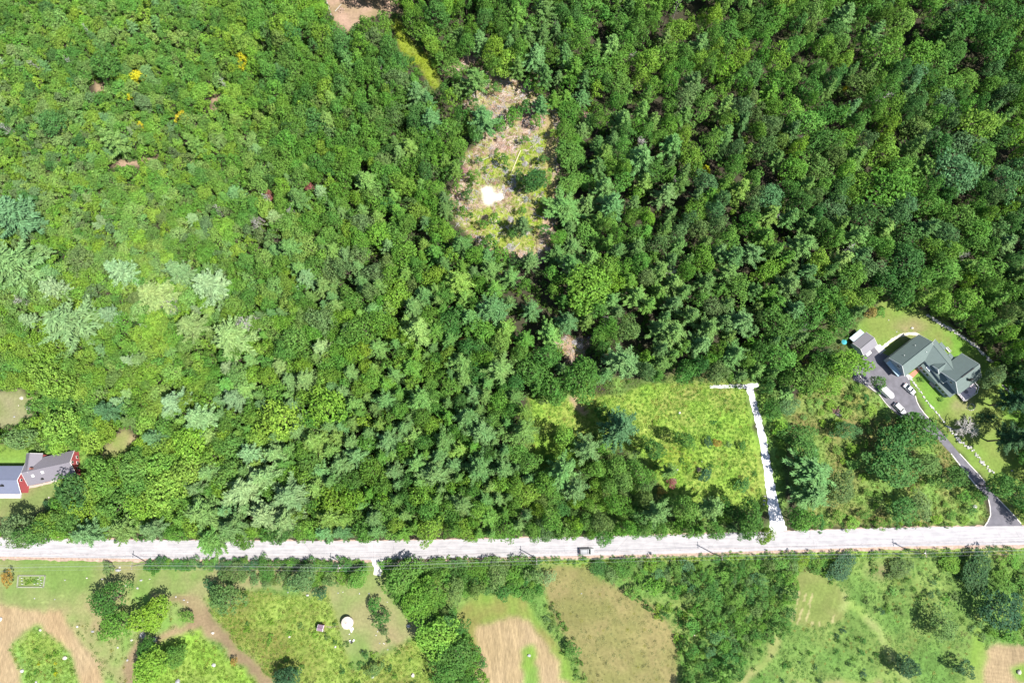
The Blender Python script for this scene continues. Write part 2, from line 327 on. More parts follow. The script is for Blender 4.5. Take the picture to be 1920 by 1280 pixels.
# mowing lines and wheel ruts are part of the fields themselves
def rows(key, ang, per, amp, seed):
    global col
    m = rid == keys.index(key)+1
    c, s = math.cos(ang), math.sin(ang)
    t = (GX*c+GY*s)+(fbm(GX, GY, 14, seed)-.5)*3
    w = .5+.5*np.sin(t/per*2*math.pi)
    br = vnoise(GX*s*.15-GY*c*.15+50, t*1.0, 1.0, seed)
    f = 1+amp*((w*br)*2-.6)
    col = np.where(m[..., None], col*f[..., None], col)
rows('hay_field', math.radians(12), 1.3, .17, 3); rows('hay_left', math.radians(35), 1.4, .15, 4); rows('hay_right', math.radians(80), 1.3, .16, 5)
rows('mown_hay', math.radians(12), 1.8, .13, 6); rows('mown_right', math.radians(150), 1.9, .10, 7); rows('ruts', 0, 1.8, .35, 8); rows('brown_field', math.radians(20), 1.8, .08, 18)
# cut swaths left lying on the small mown field, faint worn rings in the lawn by the road
m = (rid == keys.index('mown_right')+1) & (inpoly(UX, UY, [(1490, 1108), (1524, 1112), (1520, 1165), (1575, 1150), (1560, 1175), (1480, 1170)]))
sw = (np.sin((GX*.93-GY*.36+2.5*fbm(GX, GY, 7, 5))*2*math.pi/2.1) > .55) & (fbm(GX, GY, 3.2, 6) > .42)
col = np.where((m & sw)[..., None], col*.45+np.array((.33, .28, .15))*.55, col)
for (lx, ly, rx_, ry_) in ((150, 1105, 150, 26), (60, 1128, 110, 14)):
    d = np.abs(np.hypot((UX-lx)/rx_, (UY-ly)/ry_)-1)
    m = (d < .02) & (rid == keys.index('lawn_strip')+1) & (fbm(GX, GY, 6, 9) > .45)
    col = np.where(m[..., None], col*1.25, col)
# worn tan areas
for (lx, ly, rr, cc) in ((700, 1150, 45, DRYL), (730, 1200, 40, TAN), (650, 1110, 40, DRYL), (400, 1085, 90, DRYL), (1706, 618, 40, (.2, .16, .09)), (1770, 640, 34, (.17, .16, .06)), (1800, 760, 30, DRYL), (1600, 745, 30, (.19, .17, .05)), (20, 1180, 40, TAN),
                         (1320, 745, 90, (.19, .19, .06)), (1270, 860, 50, (.14, .19, .02)), (1230, 1180, 80, (.21, .18, .075)), (1080, 1150, 50, (.13, .125, .045)), (1880, 1040, 20, TAN), (1837, 1115, 14, TAN), (1842, 1050, 16, TAN), (1650, 1070, 30, (.16, .15, .07))):
    w = np.clip(1.2-np.hypot(UX-lx, (UY-ly)*1.4)/rr, 0, 1)*np.clip((fbm(GX, GY, 5, int(lx))-.3)*3, 0, 1)*.85
    col = col*(1-w[..., None])+np.array(cc)*w[..., None]
col = np.clip(col, .004, .9)
def grid_obj(name, mask, z, material, kind='structure'):
    ny, nx = GX.shape
    fm = mask[:-1, :-1] & mask[1:, :-1] & mask[:-1, 1:] & mask[1:, 1:]
    jj, ii = np.nonzero(fm)
    idx = np.arange(ny*nx).reshape(ny, nx)
    F = np.stack([idx[jj, ii], idx[jj, ii+1], idx[jj+1, ii+1], idx[jj+1, ii]], 1)
    used, inv = np.unique(F, return_inverse=True); F = inv.reshape(F.shape)
    V = np.stack([GX.ravel()[used], GY.ravel()[used], np.full(len(used), z)], 1)
    me = mesh_np(name, V, F, [material])
    ca = me.attributes.new('col', 'FLOAT_COLOR', 'POINT')
    cc = np.concatenate([col.reshape(-1, 3)[used], np.ones((len(used), 1))], 1).astype(np.float32)
    ca.data.foreach_set('color', cc.ravel())
    o = link(name, me); o['kind'] = kind; return o
GM = groundmat('ground_cover', .32, 1.3); GMH = groundmat('hay_stubble', .3, 1.3, grain=(math.radians(-12), 2.2, .4), bump=.04); GML = groundmat('turf', .22, 1.2, bump=.05); GMB = groundmat('brush_ground', .45, 1.0, bump=.2)
# the ground is one sheet: fine in view and stretching out to the horizon
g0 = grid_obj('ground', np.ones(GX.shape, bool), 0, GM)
far = MB(); X0, X1, Y0, Y1 = gx[0], gx[-1], gy[0], gy[-1]; B = 2500
for a in ((-B, -B, B, Y0), (-B, Y1, B, B), (-B, Y0, X0, Y1), (X1, Y0, B, Y1)): far.poly([(a[0], a[1], 0), (a[2], a[1], 0), (a[2], a[3], 0), (a[0], a[3], 0)])
tag(far.build('outer_ground', mat('outer_ground', (.06, .085, .03), .95, .4, .05)), kind='structure')
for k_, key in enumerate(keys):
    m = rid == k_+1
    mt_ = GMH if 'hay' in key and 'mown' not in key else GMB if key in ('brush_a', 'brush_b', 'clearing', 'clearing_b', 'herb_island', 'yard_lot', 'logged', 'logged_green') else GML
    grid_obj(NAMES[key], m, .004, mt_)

def ribbon(name, pts, hw, material, z, edge=.25, step=1.0, world=False, seed=3):
    """road-like sheet along a centre line with slightly ragged edges"""
    pts = [Vector(p) if world else P(*p) for p in pts]; hws = hw if isinstance(hw, (list, tuple)) else [hw]*len(pts)
    out = []; hh = []
    for i in range(len(pts)-1):
        p0 = pts[max(i-1, 0)]; p1 = pts[i]; p2 = pts[i+1]; p3 = pts[min(i+2, len(pts)-1)]
        n = max(2, int((p2-p1).length/step))
        for k in range(n):
            t = k/n
            out.append(.5*((2*p1)+(p2-p0)*t+(2*p0-5*p1+4*p2-p3)*t*t+(3*p1-3*p2+p3-p0)*t**3)); hh.append(hws[i]*(1-t)+hws[i+1]*t)
    out.append(pts[-1]); hh.append(hws[-1])
    rr = random.Random(seed); V = []; F = []
    K = 6
    for i, p in enumerate(out):
        d = (out[min(i+1, len(out)-1)]-out[max(i-1, 0)]).normalized(); nn = Vector((-d.y, d.x, 0))
        for j in range(K+1):
            s = j/K*2-1
            e = rr.uniform(-edge, edge) if j in (0, K) else 0
            q = p+nn*(hh[i]*s+e); V.append((q.x, q.y, z))
    for i in range(len(out)-1):
        for j in range(K):
            a = i*(K+1)+j; F.append((a, a+1, a+K+2, a+K+1))
    me = mesh_np(name, V, F, [material]); o = link(name, me); o['kind'] = 'structure'; return o, out
def roadmat():
    m, t, b = nodes('worn_concrete_road'); N = t.nodes; Lk = t.links
    b.inputs['Roughness'].default_value = .9; b.inputs['Specular IOR Level'].default_value = .2
    tc = N.new('ShaderNodeTexCoord'); mp = N.new('ShaderNodeMapping'); mp.inputs['Scale'].default_value = (.12, 1.6, 1); Lk.new(tc.outputs['Object'], mp.inputs[0])
    n1 = N.new('ShaderNodeTexNoise'); n1.inputs['Scale'].default_value = 1; n1.inputs['Detail'].default_value = 7; Lk.new(mp.outputs[0], n1.inputs['Vector'])
    n2 = N.new('ShaderNodeTexNoise'); n2.inputs['Scale'].default_value = .5; n2.inputs['Detail'].default_value = 6; Lk.new(tc.outputs['Object'], n2.inputs['Vector'])
    vo = N.new('ShaderNodeTexVoronoi'); vo.feature = 'DISTANCE_TO_EDGE'; vo.inputs['Scale'].default_value = .09; Lk.new(tc.outputs['Object'], vo.inputs['Vector'])
    cr = N.new('ShaderNodeMapRange'); cr.inputs[1].default_value = 0; cr.inputs[2].default_value = .004; cr.inputs[3].default_value = .7; cr.inputs[4].default_value = 1; Lk.new(vo.outputs['Distance'], cr.inputs[0])
    r = N.new('ShaderNodeValToRGB'); r.color_ramp.elements[0].position = .36; r.color_ramp.elements[0].color = (.27, .262, .275, 1); r.color_ramp.elements[1].position = .6; r.color_ramp.elements[1].color = (.37, .355, .365, 1)
    ad = N.new('ShaderNodeMath'); ad.operation = 'MULTIPLY_ADD'; ad.inputs[1].default_value = .6; Lk.new(n1.outputs[0], ad.inputs[0])
    m2 = N.new('ShaderNodeMath'); m2.operation = 'MULTIPLY'; m2.inputs[1].default_value = .4; Lk.new(n2.outputs[0], m2.inputs[0]); Lk.new(m2.outputs[0], ad.inputs[2])
    Lk.new(ad.outputs[0], r.inputs[0])
    mx = N.new('ShaderNodeVectorMath'); mx.operation = 'SCALE'; Lk.new(r.outputs[0], mx.inputs[0]); Lk.new(cr.outputs[0], mx.inputs['Scale']); Lk.new(mx.outputs[0], b.inputs['Base Color'])
    return m
ROAD = roadmat()
hwid = 2.95
ribbon('road_shoulder', [(x, y+2.5) for x, y in ROADC], 3.55, mat('sandy_shoulder', (.33, .24, .19), .95, .4, 1.2), .010, .35, 1.2)
ribbon('road', ROADC, hwid, ROAD, .030, .06, 2)
# a dark tyre and tar line along the right wheel track, laid as its own sheet
ribbon('road_seam', [(x, y+11.5) for x, y in ROADC], .07, mat('tar_seam', (.30, .26, .26), .9, .5, 1), .036, .03, 2)
GRAV = mat('white_gravel', (.56, .56, .58), .95, .3, 1.3, bump=.05)
ribbon('gravel_drive', [(1405, 722), (1410, 745), (1418, 775), (1427, 810), (1434, 850), (1441, 890), (1447, 930), (1453, 960), (1460, 996)], [1.15, 1.1, 1.1, 1.2, 1.25, 1.4, 1.6, 2.0, 2.9], GRAV, .016, .25, .7)
ribbon('gravel_drive', [(1422, 722), (1400, 724), (1366, 724), (1331, 725)], [.7, .8, .6, .5], GRAV, .012, .2, .7)
ribbon('gravel_drive', [(709, 1045), (710, 1060), (707, 1078)], [2.4, 1.7, 1.2], mat('pale_gravel', (.62, .58, .54), .95, .2, 3), .016, .3, .6)
ASP = mat('asphalt_drive', (.118, .114, .132), .9, .25, .5)
drive = [(1600, 690), (1616, 676), (1622, 661), (1639, 650), (1648, 658), (1672, 670), (1700, 690), (1706, 712), (1708, 729), (1716, 742), (1723, 762), (1744, 787), (1770, 815), (1799, 850), (1836, 890), (1856, 917), (1887, 951), (1918, 986), (1846, 988), (1857, 965), (1856, 950), (1853, 936), (1834, 915), (1809, 884), (1783, 850), (1755, 820), (1725, 800), (1687, 781), (1660, 755), (1648, 739), (1620, 722), (1600, 712)]
me = bpy.data.meshes.new('asphalt_drive'); bm = bmesh.new()
bm.faces.new([bm.verts.new(P(x, y, .020)) for x, y in drive]); bmesh.ops.triangulate(bm, faces=bm.faces); bmesh.ops.recalc_face_normals(bm, faces=bm.faces)
for f in bm.faces:
    if f.normal.z < 0: f.normal_flip()
bm.to_mesh(me); bm.free(); me.materials.append(ASP); tag(link('asphalt_drive', me), kind='structure')
CURB = mat('pale_edging', (.55, .52, .48), .9, .2, 3)
def kerb(pts, w=.28, h=.12, name='kerb'):
    b = MB(); q = [P(*p) for p in pts]
    for i in range(len(q)-1):
        d = q[i+1]-q[i]; b.box((q[i]+q[i+1])/2+Vector((0, 0, h/2)), (d.length+.02, w, h), math.atan2(d.y, d.x))
    return tag(b.build(name, CURB), kind='structure')
kerb([(1716, 742), (1719, 753), (1724, 763), (1733, 775), (1744, 787)]); kerb([(1799, 850), (1818, 871), (1836, 890), (1847, 904)]); kerb([(1868, 931), (1887, 951), (1902, 967), (1914, 981)])
kerb([(1783, 850), (1796, 867), (1809, 884), (1822, 900), (1834, 915)], .35); kerb([(1853, 936), (1856, 950), (1857, 965), (1852, 977), (1846, 986)], .3); kerb([(1604, 690), (1612, 705), (1620, 715), (1636, 730), (1648, 739), (1660, 755), (1672, 768)], .2)
# concrete pad by the shed and the brick walk
PAD = mat('concrete_pad', (.38, .37, .36), .9, .12, 2)
def sheet(name, px, z, material):
    o = MB().poly([P(x, y, z) for x, y in px]).build(name, material); return tag(o, kind='structure')
sheet('concrete_pad', [(1638, 649), (1650, 645), (1661, 656), (1650, 664)], .028, PAD)
sheet('brick_walk', [(1705, 702), (1722, 688), (1727, 692), (1712, 708)], .028, mat('terracotta_brick', (.42, .17, .11), .85, .2, 4))
sheet('concrete_walk', [(1696, 700), (1705, 702), (1712, 708), (1704, 712)], .024, PAD)
ribbon('stone_path', [(1654, 652), (1664, 644), (1680, 633), (1700, 626), (1716, 626), (1724, 630)], .5, mat('pale_stone_chip', (.48, .44, .38), .95, .25, 4), .014, .15, .5)
ribbon('front_path', [(40, 915), (60, 912), (85, 906), (108, 900)], .45, mat('pale_stone_walk', (.36, .31, .26), .95, .25, 4), .014, .15, .5)
# ------------------------------------------------------------ foliage shapes
def rand_dirs(n):
    v = rng.normal(size=(n, 3)); return v/np.linalg.norm(v, axis=1, keepdims=True)
def kites(c, n, sz, asp=.62, t=None):
    """leaf-shaped faces at c with normal n, size sz"""
    n = n/np.linalg.norm(n, axis=1, keepdims=True)
    if t is None: t = rng.normal(size=c.shape)
    t = t-(t*n).sum(1, keepdims=True)*n; t /= np.linalg.norm(t, axis=1, keepdims=True)+1e-9
    b = np.cross(n, t); s = np.asarray(sz).reshape(-1, 1)
    V = np.stack([c-t*s*.5, c+b*s*asp*.5-t*s*.05, c+t*s*.5-n*s*.06, c-b*s*asp*.5-t*s*.05], 1).reshape(-1, 3)
    return V, np.arange(len(V)).reshape(-1, 4)
def blob_crown(R, H, zc, lobes, per, leaf, seed, flat=1.0, low=-.25):
    """broadleaf crown: leaf clumps carried round an uneven ellipsoid"""
    global rng; rng = np.random.default_rng(seed)
    cs, ns, ss = [], [], []
    D = [np.array([0.1, 0, .995])]
    while len(D) < lobes:
        d = rand_dirs(1)[0]
        if d[2] > low and all(np.dot(d, e) < .93 for e in D) or rng.random() < .02: D.append(d)
    sx, sy = rng.uniform(.85, 1.1), rng.uniform(.85, 1.1)
    p1, p2 = rng.uniform(0, 6.28, 2)
    for d in D:
        az = math.atan2(d[1], d[0]); wob = 1+.20*math.sin(2*az+p1)+.14*math.sin(3*az+p2)
        k = wob*rng.uniform(.48, .92)*(.86 if rng.random() < .3 else 1)
        c = np.array([d[0]*R*k*sx, d[1]*R*k*sy, zc+d[2]*(H-zc)*k*flat])
        lr = R*rng.uniform(.20, .40)
        m = int(per*(lr/(R*.33))**2)
        q = rand_dirs(m); q = q[(q@d > -.35)]
        rad = rng.uniform(.72, 1.05, (len(q), 1))
        p = c+q*rad*lr*np.array([1, 1, .8])
        cs.append(p); ns.append(q*.8+np.array([0, 0, .55])+rng.normal(size=q.shape)*.45); ss.append(rng.uniform(.65, 1.35, len(q))*leaf)
    return kites(np.concatenate(cs), np.concatenate(ns), np.concatenate(ss))
def pine_crown(R, H, z0, seed, whorls=16, asym=.25):
    global rng; rng = np.random.default_rng(seed)
    c, n, s, t = [], [], [], []
    for i in range(whorls):
        f = (i+rng.uniform(-.3, .3))/whorls; f = min(max(f, 0), 1); z = z0+(H-z0-.6)*f
        L0 = R*(1-f**1.25)*(.78+.22*min(1, f*5))+.45
        nb = rng.integers(5, 7); a0 = rng.uniform(0, 6.28)
        for j in range(nb):
            a = a0+6.283*j/nb+rng.uniform(-.3, .3); L = L0*rng.uniform(1-asym-.15, 1+asym)
            d = np.array([math.cos(a), math.sin(a), .12+.35*f]); d /= np.linalg.norm(d); side = np.array([-math.sin(a), math.cos(a), 0])
            r = L*.22
            while r < L:
                u = r/L; pos = np.array([0, 0, z])+d*r+np.array([0, 0, .35*u*u-.25*u])*L*.35
                w = .7*(1-u)**.6*min(L, 2.6)*.42+.10
                for q in (-1, 1, 0):
                    for _ in range(2):
                        sp = side*q*w*rng.uniform(.35, 1); dirv = d+side*q*.75+rng.normal(size=3)*.14+np.array([0, 0, .12])
                        c.append(pos+sp+np.array([0, 0, rng.uniform(-.1, .12)])); t.append(dirv); n.append(np.array([0, 0, 1.])+rng.normal(size=3)*.45); s.append(rng.uniform(.7, 1.25))
                r += .52
    for _ in range(24):
        c.append(np.array([rng.normal()*.15, rng.normal()*.15, H-rng.uniform(0, 1.2)])); t.append(np.array([rng.normal(), rng.normal(), 1.2])); n.append(rng.normal(size=3)); s.append(.6)
    return kites(np.array(c), np.array(n), np.array(s), .30, np.array(t))
def tube_np(segs, nsides=5):
    V, F = [], []
    for a, b, r0, r1 in segs:
        a = Vector(a); b = Vector(b); q = (b-a).to_track_quat('Z', 'Y'); o = len(V)
        for p, r in ((a, r0), (b, r1)):
            for i in range(nsides):
                w = 2*math.pi*i/nsides; V.append(tuple(p+q @ Vector((math.cos(w)*r, math.sin(w)*r, 0))))
        for i in range(nsides): F.append((o+i, o+(i+1) % nsides, o+nsides+(i+1) % nsides, o+nsides+i))
    return np.array(V), np.array(F)
def trunk_segs(H, zc, R, r0, seed, limbs=7, top=.85):
    rr = random.Random(seed); seg = []; p = Vector((0, 0, -.3)); n = 5
    for i in range(n):
        q = Vector((rr.uniform(-.15, .15), rr.uniform(-.15, .15), H*top*(i+1)/n)); seg.append((p, q, r0*(1-i/n*.8), r0*(1-(i+1)/n*.8))); p = q
    for k in range(limbs):
        a = 2*math.pi*k/limbs+rr.uniform(-.3, .3); z = zc*rr.uniform(.7, 1.25); L = R*rr.uniform(.5, .75)
        b = Vector((0, 0, z)); m = b+Vector((math.cos(a)*L*.5, math.sin(a)*L*.5, L*.35)); e = m+Vector((math.cos(a+.2)*L*.5, math.sin(a+.2)*L*.5, L*.5))
        seg += [(b, m, r0*.38, r0*.22), (m, e, r0*.22, r0*.06)]
    return seg
PROTO = {}   # kind -> list of dicts(crown mesh, trunk mesh, R, H, joined mesh)
def add_proto(kind, name, R, H, cr, tk, lm):
    cm = mesh_np(name+'_crown', cr[0], cr[1], [lm]); tm = mesh_np(name+'_trunk', tk[0], tk[1], [BARK])
    V = np.concatenate([cr[0], tk[0]]); F = np.concatenate([cr[1], tk[1]+len(cr[0])])
    jm = mesh_np(name+'_whole', V, F, [lm, BARK], np.concatenate([np.zeros(len(cr[1]), int), np.ones(len(tk[1]), int)]))
    PROTO.setdefault(kind, []).append(dict(c=cm, t=tm, R=R, H=H, j=jm))
for i in range(6):
    R, H = 4.2, 15+i % 3; zc = H*(.60+.03*(i % 2))
    add_proto('broad', 'broadleaf', R, H, blob_crown(R, H, zc, 30+3*i, 92, .50, 100+i, flat=1.0), tube_np(trunk_segs(H, H*.45, R, .26, i)), LEAF)
for i in range(4):
    R, H = 2.6, 9.; add_proto('young', 'young_tree', R, H, blob_crown(R, H, H*.62, 15+2*i, 62, .44, 200+i), tube_np(trunk_segs(H, H*.45, R, .13, 50+i, 4)), LEAF)
for i in range(5):
    R, H = 4.6, 21.; add_proto('pine', 'pine', R, H, pine_crown(R, H, 6.5+i*.6, 300+i, 13+i % 3, .2+.06*(i % 3)), tube_np(trunk_segs(H, H*.5, R, .28, 80+i, 5, .97)), NEEDLE)
for i in range(3):
    R, H = 1.7, 2.4; add_proto('bush', 'bush', R, H, blob_crown(R, H, .9, 13+i, 36, .36, 400+i, low=-.1), tube_np([((0, 0, -.2), (.2, 0, 1.5), .05, .02), ((0, 0, -.2), (-.3, .2, 1.4), .05, .02), ((0, 0, -.2), (0, -.3, 1.3), .04, .02)]), LEAF)
def clump(n, R, h, seed, leaf=.3):
    global rng; rng = np.random.default_rng(seed)
    c = rng.normal(size=(n, 3))*np.array([R*.45, R*.45, 0]); c[:, 2] = rng.uniform(.1, 1, n)*h*(1-np.hypot(c[:, 0], c[:, 1])/R*.5)
    nn = c*np.array([1, 1, 0])*1.2+np.array([0, 0, .8])+rng.normal(size=(n, 3))*.5
    return kites(c, nn, rng.uniform(.6, 1.3, n)*leaf, .5)
HERBP = [mesh_np('herb_clump', *clump(26, .75, .55, 500+i, .34), mats=[HERB]) for i in range(3)]
def dead_segs(R, H, seed, lean=0):
    rr = random.Random(seed); seg = []
    r0 = .06+.012*H; p = Vector((0, 0, -.3)); n = 6; pts = [p]
    for i in range(n):
        q = Vector((lean*H*(i+1)/n+rr.uniform(-.15, .15), rr.uniform(-.15, .15), H*(i+1)/n)); seg.append((p, q, r0*(1-i/n*.9), r0*(1-(i+1)/n*.9)+.015)); p = q; pts.append(q)
    for k in range(26):
        f = rr.uniform(.3, .97); b = pts[0].lerp(pts[-1], f); a = rr.uniform(0, 6.28); L = R*(1.1-f*.6)*rr.uniform(.5, 1.1)
        m = b+Vector((math.cos(a)*L*.5, math.sin(a)*L*.5, L*.3)); e = m+Vector((math.cos(a+rr.uniform(-.5, .5))*L*.5, math.sin(a+rr.uniform(-.5, .5))*L*.5, L*.25))
        seg += [(b, m, .06, .04), (m, e, .04, .015)]
        for _ in range(6):
            a2 = a+rr.uniform(-1.2, 1.2); seg.append((m.lerp(e, rr.uniform(0, .8)), m+Vector((math.cos(a2)*L*.55, math.sin(a2)*L*.55, L*rr.uniform(.1, .5))), .026, .010))
    return seg
DEADP = []
for i in range(4):
    s_ = dead_segs(3.2, 13, 600+i, .08*(i % 2)); tk = tube_np(s_[:6], 6); br = tube_np(s_[6:], 4)
    DEADP.append(dict(t=mesh_np('dead_trunk', tk[0], tk[1], [DEADW]), c=mesh_np('dead_branches', br[0], br[1], [DEADW]), R=3.2, H=13))

# ------------------------------------------------------------ tones
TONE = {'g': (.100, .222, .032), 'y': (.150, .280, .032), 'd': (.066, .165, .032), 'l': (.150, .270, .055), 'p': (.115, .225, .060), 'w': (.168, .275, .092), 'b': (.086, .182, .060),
        'k': (.045, .110, .042), 'Y': (.42, .42, .022), 'r': (.28, .11, .085), 'o': (.28, .20, .05), 's': (.28, .28, .24), 'v': (.115, .195, .055)}
TW = {'g': 'green', 'y': 'yellow-green', 'd': 'dark green', 'l': 'light green', 'p': 'blue-green', 'w': 'silvery green', 'b': 'bluish', 'k': 'blackish green', 'Y': 'bright yellow', 'r': 'reddish-brown', 'o': 'orange-brown', 's': 'grey', 'v': 'grey-green'}
def jit(c, a=.16):
    k = 1+random.uniform(-a, a); return (c[0]*k*random.uniform(.86, 1.1), c[1]*k, c[2]*k*random.uniform(.8, 1.25))
LM = [(930, 290, 120, 'by the logged clearing'), (1290, 810, 200, 'by the green clearing'), (1445, 860, 70, 'beside the white gravel drive'), (1740, 680, 150, 'near the green-roofed house'), (1830, 860, 110, 'beside the asphalt drive'),
      (70, 890, 130, 'near the grey-roofed house'), (653, 1165, 110, 'near the round white roof'), (960, 1220, 120, 'by the bare hay field'), (1150, 1170, 120, 'by the brown field'), (1540, 1120, 90, 'by the small mown field'), (80, 1190, 140, 'by the tan hay loop')]
def place(px, py):
    best = None
    for x, y, r, w in LM:
        d = math.hypot(px-x, py-y)/r
        if d < 1.35 and (best is None or d < best[0]): best = (d, w)
    if best and best[0] < 1: return best[1]
    if 925 < py < 1020: return 'along the road, north side'
    if 1035 < py < 1085: return 'along the road, south side'
    if best: return best[1]
    if py > 1085: return 'in the lower meadows'
    return 'deep in the forest'
used_labels = {}
ONES = 'zero one two three four five six seven eight nine ten eleven twelve thirteen fourteen fifteen sixteen seventeen eighteen nineteen'.split()
TENS = 'x x twenty thirty forty fifty sixty seventy eighty ninety'.split()
def words(v):
    v = min(99, max(1, int(round(v))))
    return ONES[v] if v < 20 else TENS[v//10]+('-'+ONES[v % 10] if v % 10 else '')
def where(px, py):
    return '%s percent across, %s down' % (words(px/19.2), words(py/12.8))
def lab(desc, px, py):
    L = '%s %s, %s' % (desc, place(px, py), where(px, py))
    import re
    if len(re.findall('[A-Za-z]+', L)) > 16: L = L.split(' ', 1)[1]
    n = used_labels.get(L, 0); used_labels[L] = n+1
    if n:
        L = '%s, %s and a half percent across, %s down' % (desc, words(px/19.2-.5), words(py/12.8))
        if len(re.findall('[A-Za-z]+', L)) > 16: L = L.split(' ', 1)[1]
        for w_ in ('lower', 'upper', 'inner', 'outer', 'hidden'):
            if L in used_labels: L = w_+' '+L.split(' ', 1)[1]
        used_labels[L] = 1
    return L
GROUPS = {'broadleaf_tree': 'broadleaf trees of the forest and its edges', 'pine_tree': 'pine trees standing in the forest', 'young_tree': 'young trees in thickets and on the hillside', 'dead_tree': 'bare dead trees', 'shrub': 'shrubs in the fields and hedges', 'boulder': 'boulders lying in the fields'}
tree_bases = []
def hotspot_tint(c, px, py):
    f = min(max((800-px)/500, 0), 1)*(1 if py < 1010 else 0); return (c[0]*(1+.22*f), c[1]*(1+.13*f), c[2]*(1+.35*f))  # sun's hotspot glow put into the leaf colour: brighter and paler leftward
def put_tree(px, py, r, kind, tone, H=None, crown_px=True):
    """one tree of its own; (px, py) is the middle of its crown in the photo, r its radius there"""
    pk, nm, cat = {'broad': ('broad', 'broadleaf_tree', 'tree'), 'young': ('young', 'young_tree', 'tree'), 'pine': ('pine', 'pine_tree', 'pine tree'), 'bush': ('bush', 'shrub', 'shrub')}[kind]
    pr = PROTO[pk][random.randrange(len(PROTO[pk]))]
    Rm = r*mpp(px, py, 8)
    if H is None:
        H = {'broad': 8.5+Rm*1.9, 'young': 3+Rm*2.4, 'pine': 9+Rm*2.4, 'bush': Rm*1.35}[kind]
        H = min(H, 24)
    zc = H*{'broad': .70, 'young': .65, 'pine': .62, 'bush': .4}[kind]
    b = P(px, py, zc); b.z = 0
    sr = Rm/pr['R']*1.04; sh = H/pr['H']
    size = 'broad' if Rm > 5.2 else 'tall' if H > 17 else 'small' if Rm < 2.2 else 'medium'
    word = {'broad': 'broadleaf tree', 'young': 'young tree', 'pine': 'pine', 'bush': 'shrub'}[kind]
    e = empty(nm, b, random.uniform(0, 6.28), lab('%s %s %s' % (size, TW[tone], word), px, py), cat, GROUPS[nm])
    tint = hotspot_tint(jit(TONE[tone]), px, py)
    asy = random.uniform(.84, 1.18)
    for part, me_ in (('crown', pr['c']), ('trunk', pr['t'])):
        if kind == 'bush': part = {'crown': 'foliage', 'trunk': 'stems'}[part]
        o = bpy.data.objects.new(part, me_); C.objects.link(o); o.parent = e; o.scale = (sr*asy, sr/asy, sh) if part in ('crown', 'foliage') else (min(sr, 1.3), min(sr, 1.3), sh)
        if part in ('crown', 'foliage'): o['tint'] = tint
    tree_bases.append((b.x, b.y)); return e
def put_dead(px, py, r, H=None, tone='s'):
    pr = random.choice(DEADP); Rm = r*mpp(px, py, 8); H = H or 9+Rm*1.6
    b = P(px, py, H*.6); b.z = 0
    e = empty('dead_tree', b, random.uniform(0, 6.28), lab('bare grey dead tree', px, py), 'dead tree', GROUPS['dead_tree'])
    for part, me_ in (('branches', pr['c']), ('trunk', pr['t'])):
        o = bpy.data.objects.new(part, me_); C.objects.link(o); o.parent = e; o.scale = (Rm/pr['R'], Rm/pr['R'], H/pr['H'])

# ------------------------------------------------------------ trees seen one by one: x, y, radius in photo pixels, tone
PINES = """212 262 24 p;364 269 18 l;27 403 46 b;809 228 26 p;688 343 26 w;890 151 24 p;907 225 28 p;900 80 20 p;863 64 18 p;769 279 22 l;561 373 24 p;782 175 22 p
1004 107 24 p;1168 228 26 p;1202 302 34 p;1014 195 16 p;1057 390 38 p;1148 383 28 p;1020 20 26 p;1047 148 12 p;1249 363 24 p;24 497 48 p;124 605 54 w;222 507 28 w;292 554 34 w;336 510 28 w;393 534 36 w;359 611 28 w;437 632 40 w;101 541 24 w;208 590 20 w
242 675 12 w;201 769 24 b;326 752 26 w;376 783 32 w;440 746 24 w;289 820 22 p;544 467 26 p;564 507 22 p;577 521 22 w;608 537 20 w;631 574 18 w;762 517 20 w;860 531 32 w;923 581 34 w;776 578 26 w;786 621 34 w;708 652 22 w;604 652 22 w;712 537 20 w;574 712 26 w
742 702 20 w;725 752 26 p;789 749 30 p;866 682 30 p;802 668 16 w;937 692 34 p;876 786 32 p;903 810 34 p;591 826 32 w;947 618 24 w;833 826 30 p;729 826 28 p;994 487 20 p;1044 477 24 p;1192 467 24 p;1192 554 24 l;1064 605 24 p;1168 679 36 p;1165 800 38 b;1101 840 28 w;980 810 32 p
1326 618 28 p;1387 605 30 p;1262 625 30 p;1313 645 26 p;1373 665 28 p;1239 618 24 p;1323 531 26 p;1262 571 24 p;1474 537 30 p;1504 463 30 p;1524 884 44 p;1524 927 36 p;1229 961 28 p;1256 884 16 w;1333 951 26 p;1054 884 34 p;1078 917 28 w;386 961 40 p;396 1012 30 p;460 917 40 w;437 988 32 p;168 1000 30 p;235 990 30 p;289 990 26 p
500 894 34 w;547 927 40 w;500 965 36 w;540 975 34 w;621 968 30 l;702 970 26 p;816 890 34 p;782 870 28 p;866 944 30 p;900 877 34 w;943 880 28 p;640 870 26 w;470 850 26 w;520 850 26 w;1905 752 26 k;1906 822 30 k;660 830 22 p;1830 330 20 p;1700 170 18 p;1235 511 26 l;980 420 18 p;430 690 18 w;660 700 20 p"""
